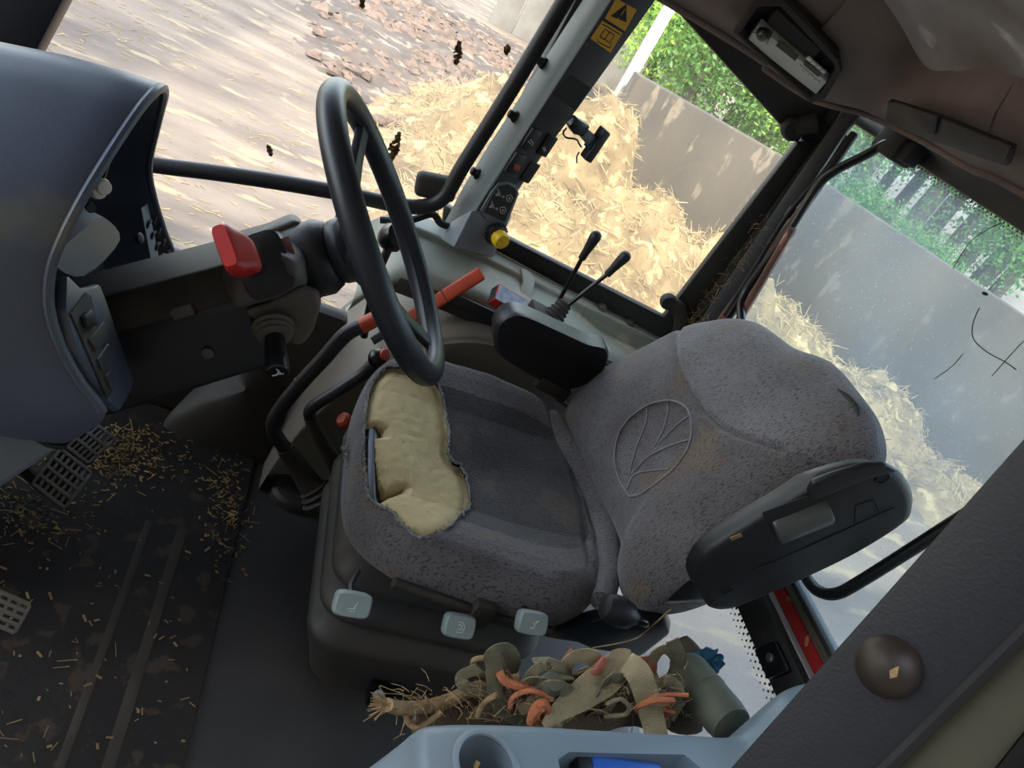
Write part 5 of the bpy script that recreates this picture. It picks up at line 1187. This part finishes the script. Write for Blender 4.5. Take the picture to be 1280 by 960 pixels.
cord('webbing_strap', 'wide beige webbing strap sweeping down to the console edge', [(680, 908, -.62), (700, 888, -.64), (728, 868, -.66), (756, 848, -.68), (775, 832, -.69), (790, 830, -.69)], [.006, .016, .024, .028, .026, .02], 'strap_beige', flat=(.10, (0, .6, .8)), grp=GR, k=12)
cord('webbing_strap', 'wide beige webbing strap folding over and falling to the right', [(782, 828, -.69), (798, 842, -.67), (808, 868, -.655), (816, 900, -.64), (822, 925, -.62)], [.018, .020, .020, .019, .018], 'strap_beige', flat=(.12, (.3, .6, .6)), grp=GR, k=12)
cord('baling_twine', 'orange twine ball under the grey weight', [(664, 902, -.64), (668, 888, -.64), (678, 880, -.64), (684, 890, -.64), (676, 900, -.64), (668, 894, -.635), (676, 884, -.635)], .008, 'twine_orange', grp=GR)
cord('webbing_strap', 'rolled peach cloth loop right of the wide strap', [(796, 838, -.74), (802, 826, -.74), (812, 826, -.74), (814, 838, -.74), (806, 848, -.74)], .010, 'cloth_pink', flat=(.35, (0, 1, 0)), grp=GR)
for i, (lab, pts, m_) in enumerate([('curled tan strap loop at the right end of the tangle', [(820, 856), (812, 836), (822, 816), (836, 812), (846, 826), (838, 850), (830, 870), (826, 890)], 'strap_beige'), ('tan strap crossing over the curled loop', [(840, 800), (850, 824), (846, 850), (836, 876), (828, 900)], 'strap_olive'), ('lower tan strap curl above the console edge', [(828, 880), (842, 868), (852, 850), (856, 866), (846, 884), (836, 900)], 'strap_beige')]):
    cord('webbing_strap', lab, [(x, y, -.74+.01*i) for x, y in pts], .011, m_, flat=(.28, (0, 1, .1)), grp=GR)
cord('cloth_rag', 'crumpled brown rag standing beside the olive jug', [(850, 800, -.80), (862, 822, -.78), (866, 850, -.76), (860, 880, -.74), (856, 910, -.72)], [.016, .026, .030, .032, .034], 'cloth_brown', k=12, flat=(.6, (0, 1, 0)))
cord('cloth_rag', 'dark brown rag in the shade under the wide strap', [(700, 910, -.66), (740, 890, -.68), (790, 880, -.70), (830, 905, -.68)], [.02, .035, .035, .02], 'cloth_brown', k=12)
cord('cloth_rag', 'dark rag under the thick rope at the front of the tangle', [(520, 905, -.66), (560, 895, -.70), (610, 885, -.72), (660, 885, -.70)], [.012, .03, .035, .025], 'cloth_brown', k=12)
for i, (lab, pts) in enumerate([('thin tan cord trailing below the thick rope end', [(506, 892, -.66), (512, 905, -.655), (522, 910, -.65), (536, 902, -.66), (552, 890, -.67)]), ('thin olive cord arching under the tall loop', [(596, 895, -.66), (606, 878, -.66), (622, 868, -.66)]), ('thin tan cord looping left of the tall strap loop', [(612, 852, -.72), (594, 840, -.71), (592, 826, -.71), (606, 822, -.71)])]):
    cord('twine_cord', lab, pts, .0045, 'rope_tan', grp=GR)
rt = random.Random(11)
for k in range(26):
    cx0, cy0 = rt.uniform(560, 850), rt.uniform(838, 896); Y0 = -.655-max(0, (880-cy0)/42)*.055+rt.gauss(0, .006); pts = []; a0_ = rt.uniform(0, 6.3)
    for j in range(rt.choice((4, 5, 6))): pts.append((cx0+rt.uniform(14, 30)*cos(a0_+j*1.1), cy0+rt.uniform(8, 18)*sin(a0_+j*1.1), Y0+rt.gauss(0, .006)))
    w_ = rt.random()
    if w_ < .45: cord('webbing_strap', 'narrow faded webbing coiled deep in the strap tangle', pts, rt.uniform(.006, .011), rt.choice(('strap_olive', 'strap_beige', 'strap_olive')), flat=(.2, (rt.gauss(0, .5), 1, rt.gauss(0, .4))), grp='coiled webbing in the strap tangle')
    else: cord('twine_cord', 'thin twine wound through the strap tangle', pts, rt.uniform(.0025, .005), rt.choice(('rope_tan', 'rope_tan', 'strap_olive', 'twine_orange')), grp='twine in the strap tangle')
mt_ = MB()
for k in range(420):
    t = random.random(); p = at(500+360*t+random.gauss(0, 8), 885+random.gauss(0, 14)-10*t, Y=-.685+random.gauss(0, .02)); d = A(random.gauss(0, .02), random.gauss(0, .012), random.gauss(0, .012))
    mt_.tube([p, p+d*.5+A(0, 0, .004), p+d], .0007, 3, cap=False)
tag(mt_.build('loose_fibres', 'rope_tan', smooth=False), 'loose hair-like fibres all through the strap tangle', 'fibre', kind='stuff')
wt = at(685, 858, Y=-.668); o = MB().lathe(wt-nrm(A(.1, .3, 1))*.02, nrm(A(.1, .3, 1)), [(.010, -.002), (.0175, .004), (.019, .014), (.0185, .034), (.014, .044), (.005, .047)], 16).build('metal_weight', 'jug_olive'); tag(o, 'small grey-green metal weight caught in the orange twine', 'weight')
# olive jug and blue rag
jg = thing('jug', at(905, 900, Y=-.62), 'weathered olive green cylindrical canister behind the strap tangle', 'canister')
j0, j1 = at(868, 850, Y=-.72), at(915, 908, Y=-.62); ja = nrm(j1-j0); JL = np.linalg.norm(j1-j0)
MB().lathe(j0-ja*.03, ja, [(.018, -.02), (.022, -.012), (.032, .0), (.036, .012), (.036, JL+.01), (.033, JL+.03), (.02, JL+.036)], 26).build('body', 'jug_olive', jg)
MB().lathe(j0-ja*.03, ja, [(.037, .06), (.0375, .062), (.037, .066)], 26, cap=False).build('rib', 'jug_olive', jg)
bl = MB(); c = at(880, 832, Y=-.76); G = []
for i in range(13):
    phh = pi*i/12; G.append([c+A(.026*sin(phh)*cos(a), .026*sin(phh)*sin(a), .036*cos(phh))*(1+.35*pnoise(cos(a)*2.2, sin(a)*2.2+i*.3, phh*2)) for a in np.linspace(0, 2*pi, 20, endpoint=False)])
tag(bl.grid(G, cv=True).build('cloth_rag', 'cloth_blue'), 'crumpled dark blue rag on top of the olive canister', 'rag')

# ------------------------------------------------------------------ left console with cup holder
lc = thing('left_console', (-.6, -.45, .3), 'blue-grey moulded left side console with cup holder and tray', 'console')
ZT = .685
edge = [(430, 985, ZT-.12), (500, 932, ZT-.05), (525, 912, ZT-.008), (552, 904, ZT), (640, 904, ZT), (760, 911, ZT), (880, 918, ZT+.004), (920, 919, ZT+.012), (945, 905, ZT+.035), (968, 880, ZT+.065), (990, 860, ZT+.085), (1030, 850, ZT+.09), (1100, 850, ZT+.09)]
EP = spline([at(x, y, Z=z) for x, y, z in edge], 5)
rows = []
for p in EP:
    rows.append([A(p[0], p[1]-.006, .05), A(p[0], p[1]-.006, p[2]-.03), A(p[0], p[1]-.004, p[2]-.012), A(p[0], p[1]+.002, p[2]-.004), A(p[0], p[1]+.012, p[2]), A(p[0], p[1]+.06, p[2]+.002), A(p[0], p[1]+.13, p[2]), A(p[0], p[1]+.19, p[2]-.004), A(p[0], p[1]+.20, p[2]-.02), A(p[0], p[1]+.20, .05)])
o = MB().loft(rows).build('shell', 'left_console', lc, angle=50)
cupc = at(607, 950, Z=ZT); cutr = [MB().lathe(A(cupc[0], cupc[1]+.006, ZT), A(0, 0, 1), [(.036, -.07), (.037, .0), (.046, .02)], 30)]
t0, t1, t2, t3 = at(692, 958, Z=ZT), at(722, 942, Z=ZT), at(850, 944, Z=ZT), at(890, 962, Z=ZT)
trp = [A(t1[0]+.03, t1[1]+.012, ZT), A(t1[0]+.012, t1[1]-.0, ZT), A(t2[0]-.005, t2[1], ZT), A(t2[0]-.03, t2[1]+.02, ZT), A(t2[0]-.03, t2[1]+.11, ZT), A(t1[0]+.03, t1[1]+.11, ZT)]
cutr.append(MB().prism([p-A(0, 0, .05) for p in trp], A(0, 0, .09)))
cut(o, cutr)
MB().tube([A(cupc[0]+.0375*cos(a), cupc[1]+.006+.0375*sin(a), ZT+.001) for a in np.linspace(0, 2*pi, 32, endpoint=False)], .004, 8, closed=True).build('cup_rim', 'left_console', lc)
bi = thing('lighter', at(760, 955, Z=ZT-.02), 'bright blue plastic item lying in the tray of the left console', 'lighter')
ba = at(735, 952, Z=ZT-.02); bb = at(820, 962, Z=ZT-.02); bx = nrm(bb-ba); MB().box((ba+bb)/2+A(0, .01, 0), (np.linalg.norm(bb-ba)*.52, .014, .012), bx, np.cross(A(0, 0, 1), bx), (0, 0, 1)).build('body', 'blue_plastic', bi, bevel=.006, seg=3)
MB().box(ba+A(.012, .01, 0), (.010, .012, .011), bx, np.cross(A(0, 0, 1), bx), (0, 0, 1)).build('cap', 'print_black', bi, bevel=.003)
sp = MB(); 
o = MB().tube([at(594, 960, Z=ZT-.01), at(598, 952, Z=ZT-.005)], .003, 6).build('straw_stalk', 'straw'); tag(o, 'bit of yellow straw in the cup holder', 'straw')

# ------------------------------------------------------------------ dead leaves stuck to the side glass
def leafbit(label, cx, cy_, w, h, rot, Y=-1.868):
    b_ = MB(); c = at(cx, cy_, Y=Y); r_ = radians(rot)
    for k in range(int(20+w*h*.35)):
        t = random.uniform(-1, 1); hw = w*(1-abs(t)**1.6); q_ = random.uniform(-hw, hw)
        x = cx+sin(r_)*t*h/2+cos(r_)*q_; y = cy_-cos(r_)*t*h/2+sin(r_)*q_
        p = at(x, y, Y=Y+random.uniform(.001, .008)); a = random.uniform(0, pi); L = random.uniform(.0025, .0055)
        b_.box(p, (L, L*.7, .0007), (cos(a), random.gauss(0, .4), sin(a)), (-sin(a), random.gauss(0, .4), cos(a)), (0, 1, 0))
    o = b_.build('dead_leaf', mat('dead_leaf', (130, 100, 44), (40, 32, 20), 110, rough=.9), smooth=False); tag(o, label, 'leaf', 'dead leaves on the door glass')
leafbit('long curled dead leaf stuck to the door glass right of the steering wheel', 492, 186, 6, 42, 20)
leafbit('dead leaf scrap on the door glass at the top, left of the grab rail', 572, 66, 4, 26, 10)
leafbit('tiny dark leaf scrap on the door glass left of the steering wheel', 337, 188, 2, 12, -25)
leafbit('dark leaf scrap on the door glass just left of the grab rail', 634, 62, 3, 10, 10)
leafbit('tiny leaf scrap at the upper edge of the door glass', 453, 4, 2, 12, 0)

# ------------------------------------------------------------------ dry stalks and a dead fly on the rear glass
def stalk(label, pts, r):
    o = MB().tube([at(x, y, X=XR+.004) for x, y in pts], r, 5, 4).build('dry_stalk', mat('dry_stalk', (92, 84, 66), (60, 54, 42), 60, rough=.9)); tag(o, label, 'stalk')
stalk('long thin dark stalk stuck on the upper part of the rear glass', [(1252, 279), (1236, 286), (1215, 300), (1202, 318), (1191, 336)], .0009)
stalk('curved pale stalk stuck low on the rear glass near its right edge', [(1224, 385), (1216, 405), (1217, 424), (1234, 440), (1256, 452), (1270, 462)], .0011)
stalk('short straight stalk on the rear glass above the seat corner', [(1168, 474), (1190, 458), (1204, 442)], .0009)
stalk('forked dry stalk at the right edge of the rear glass', [(1240, 470), (1256, 452), (1276, 430), (1290, 420)], .0009)
fl_ = at(1231, 367, X=XR+.006); o = MB().lathe(fl_, A(0, 1, .2), [(.001, -.006), (.003, -.003), (.0035, .001), (.002, .006)], 8).build('dead_fly', 'print_black'); tag(o, 'dead black fly stuck on the rear glass', 'fly')
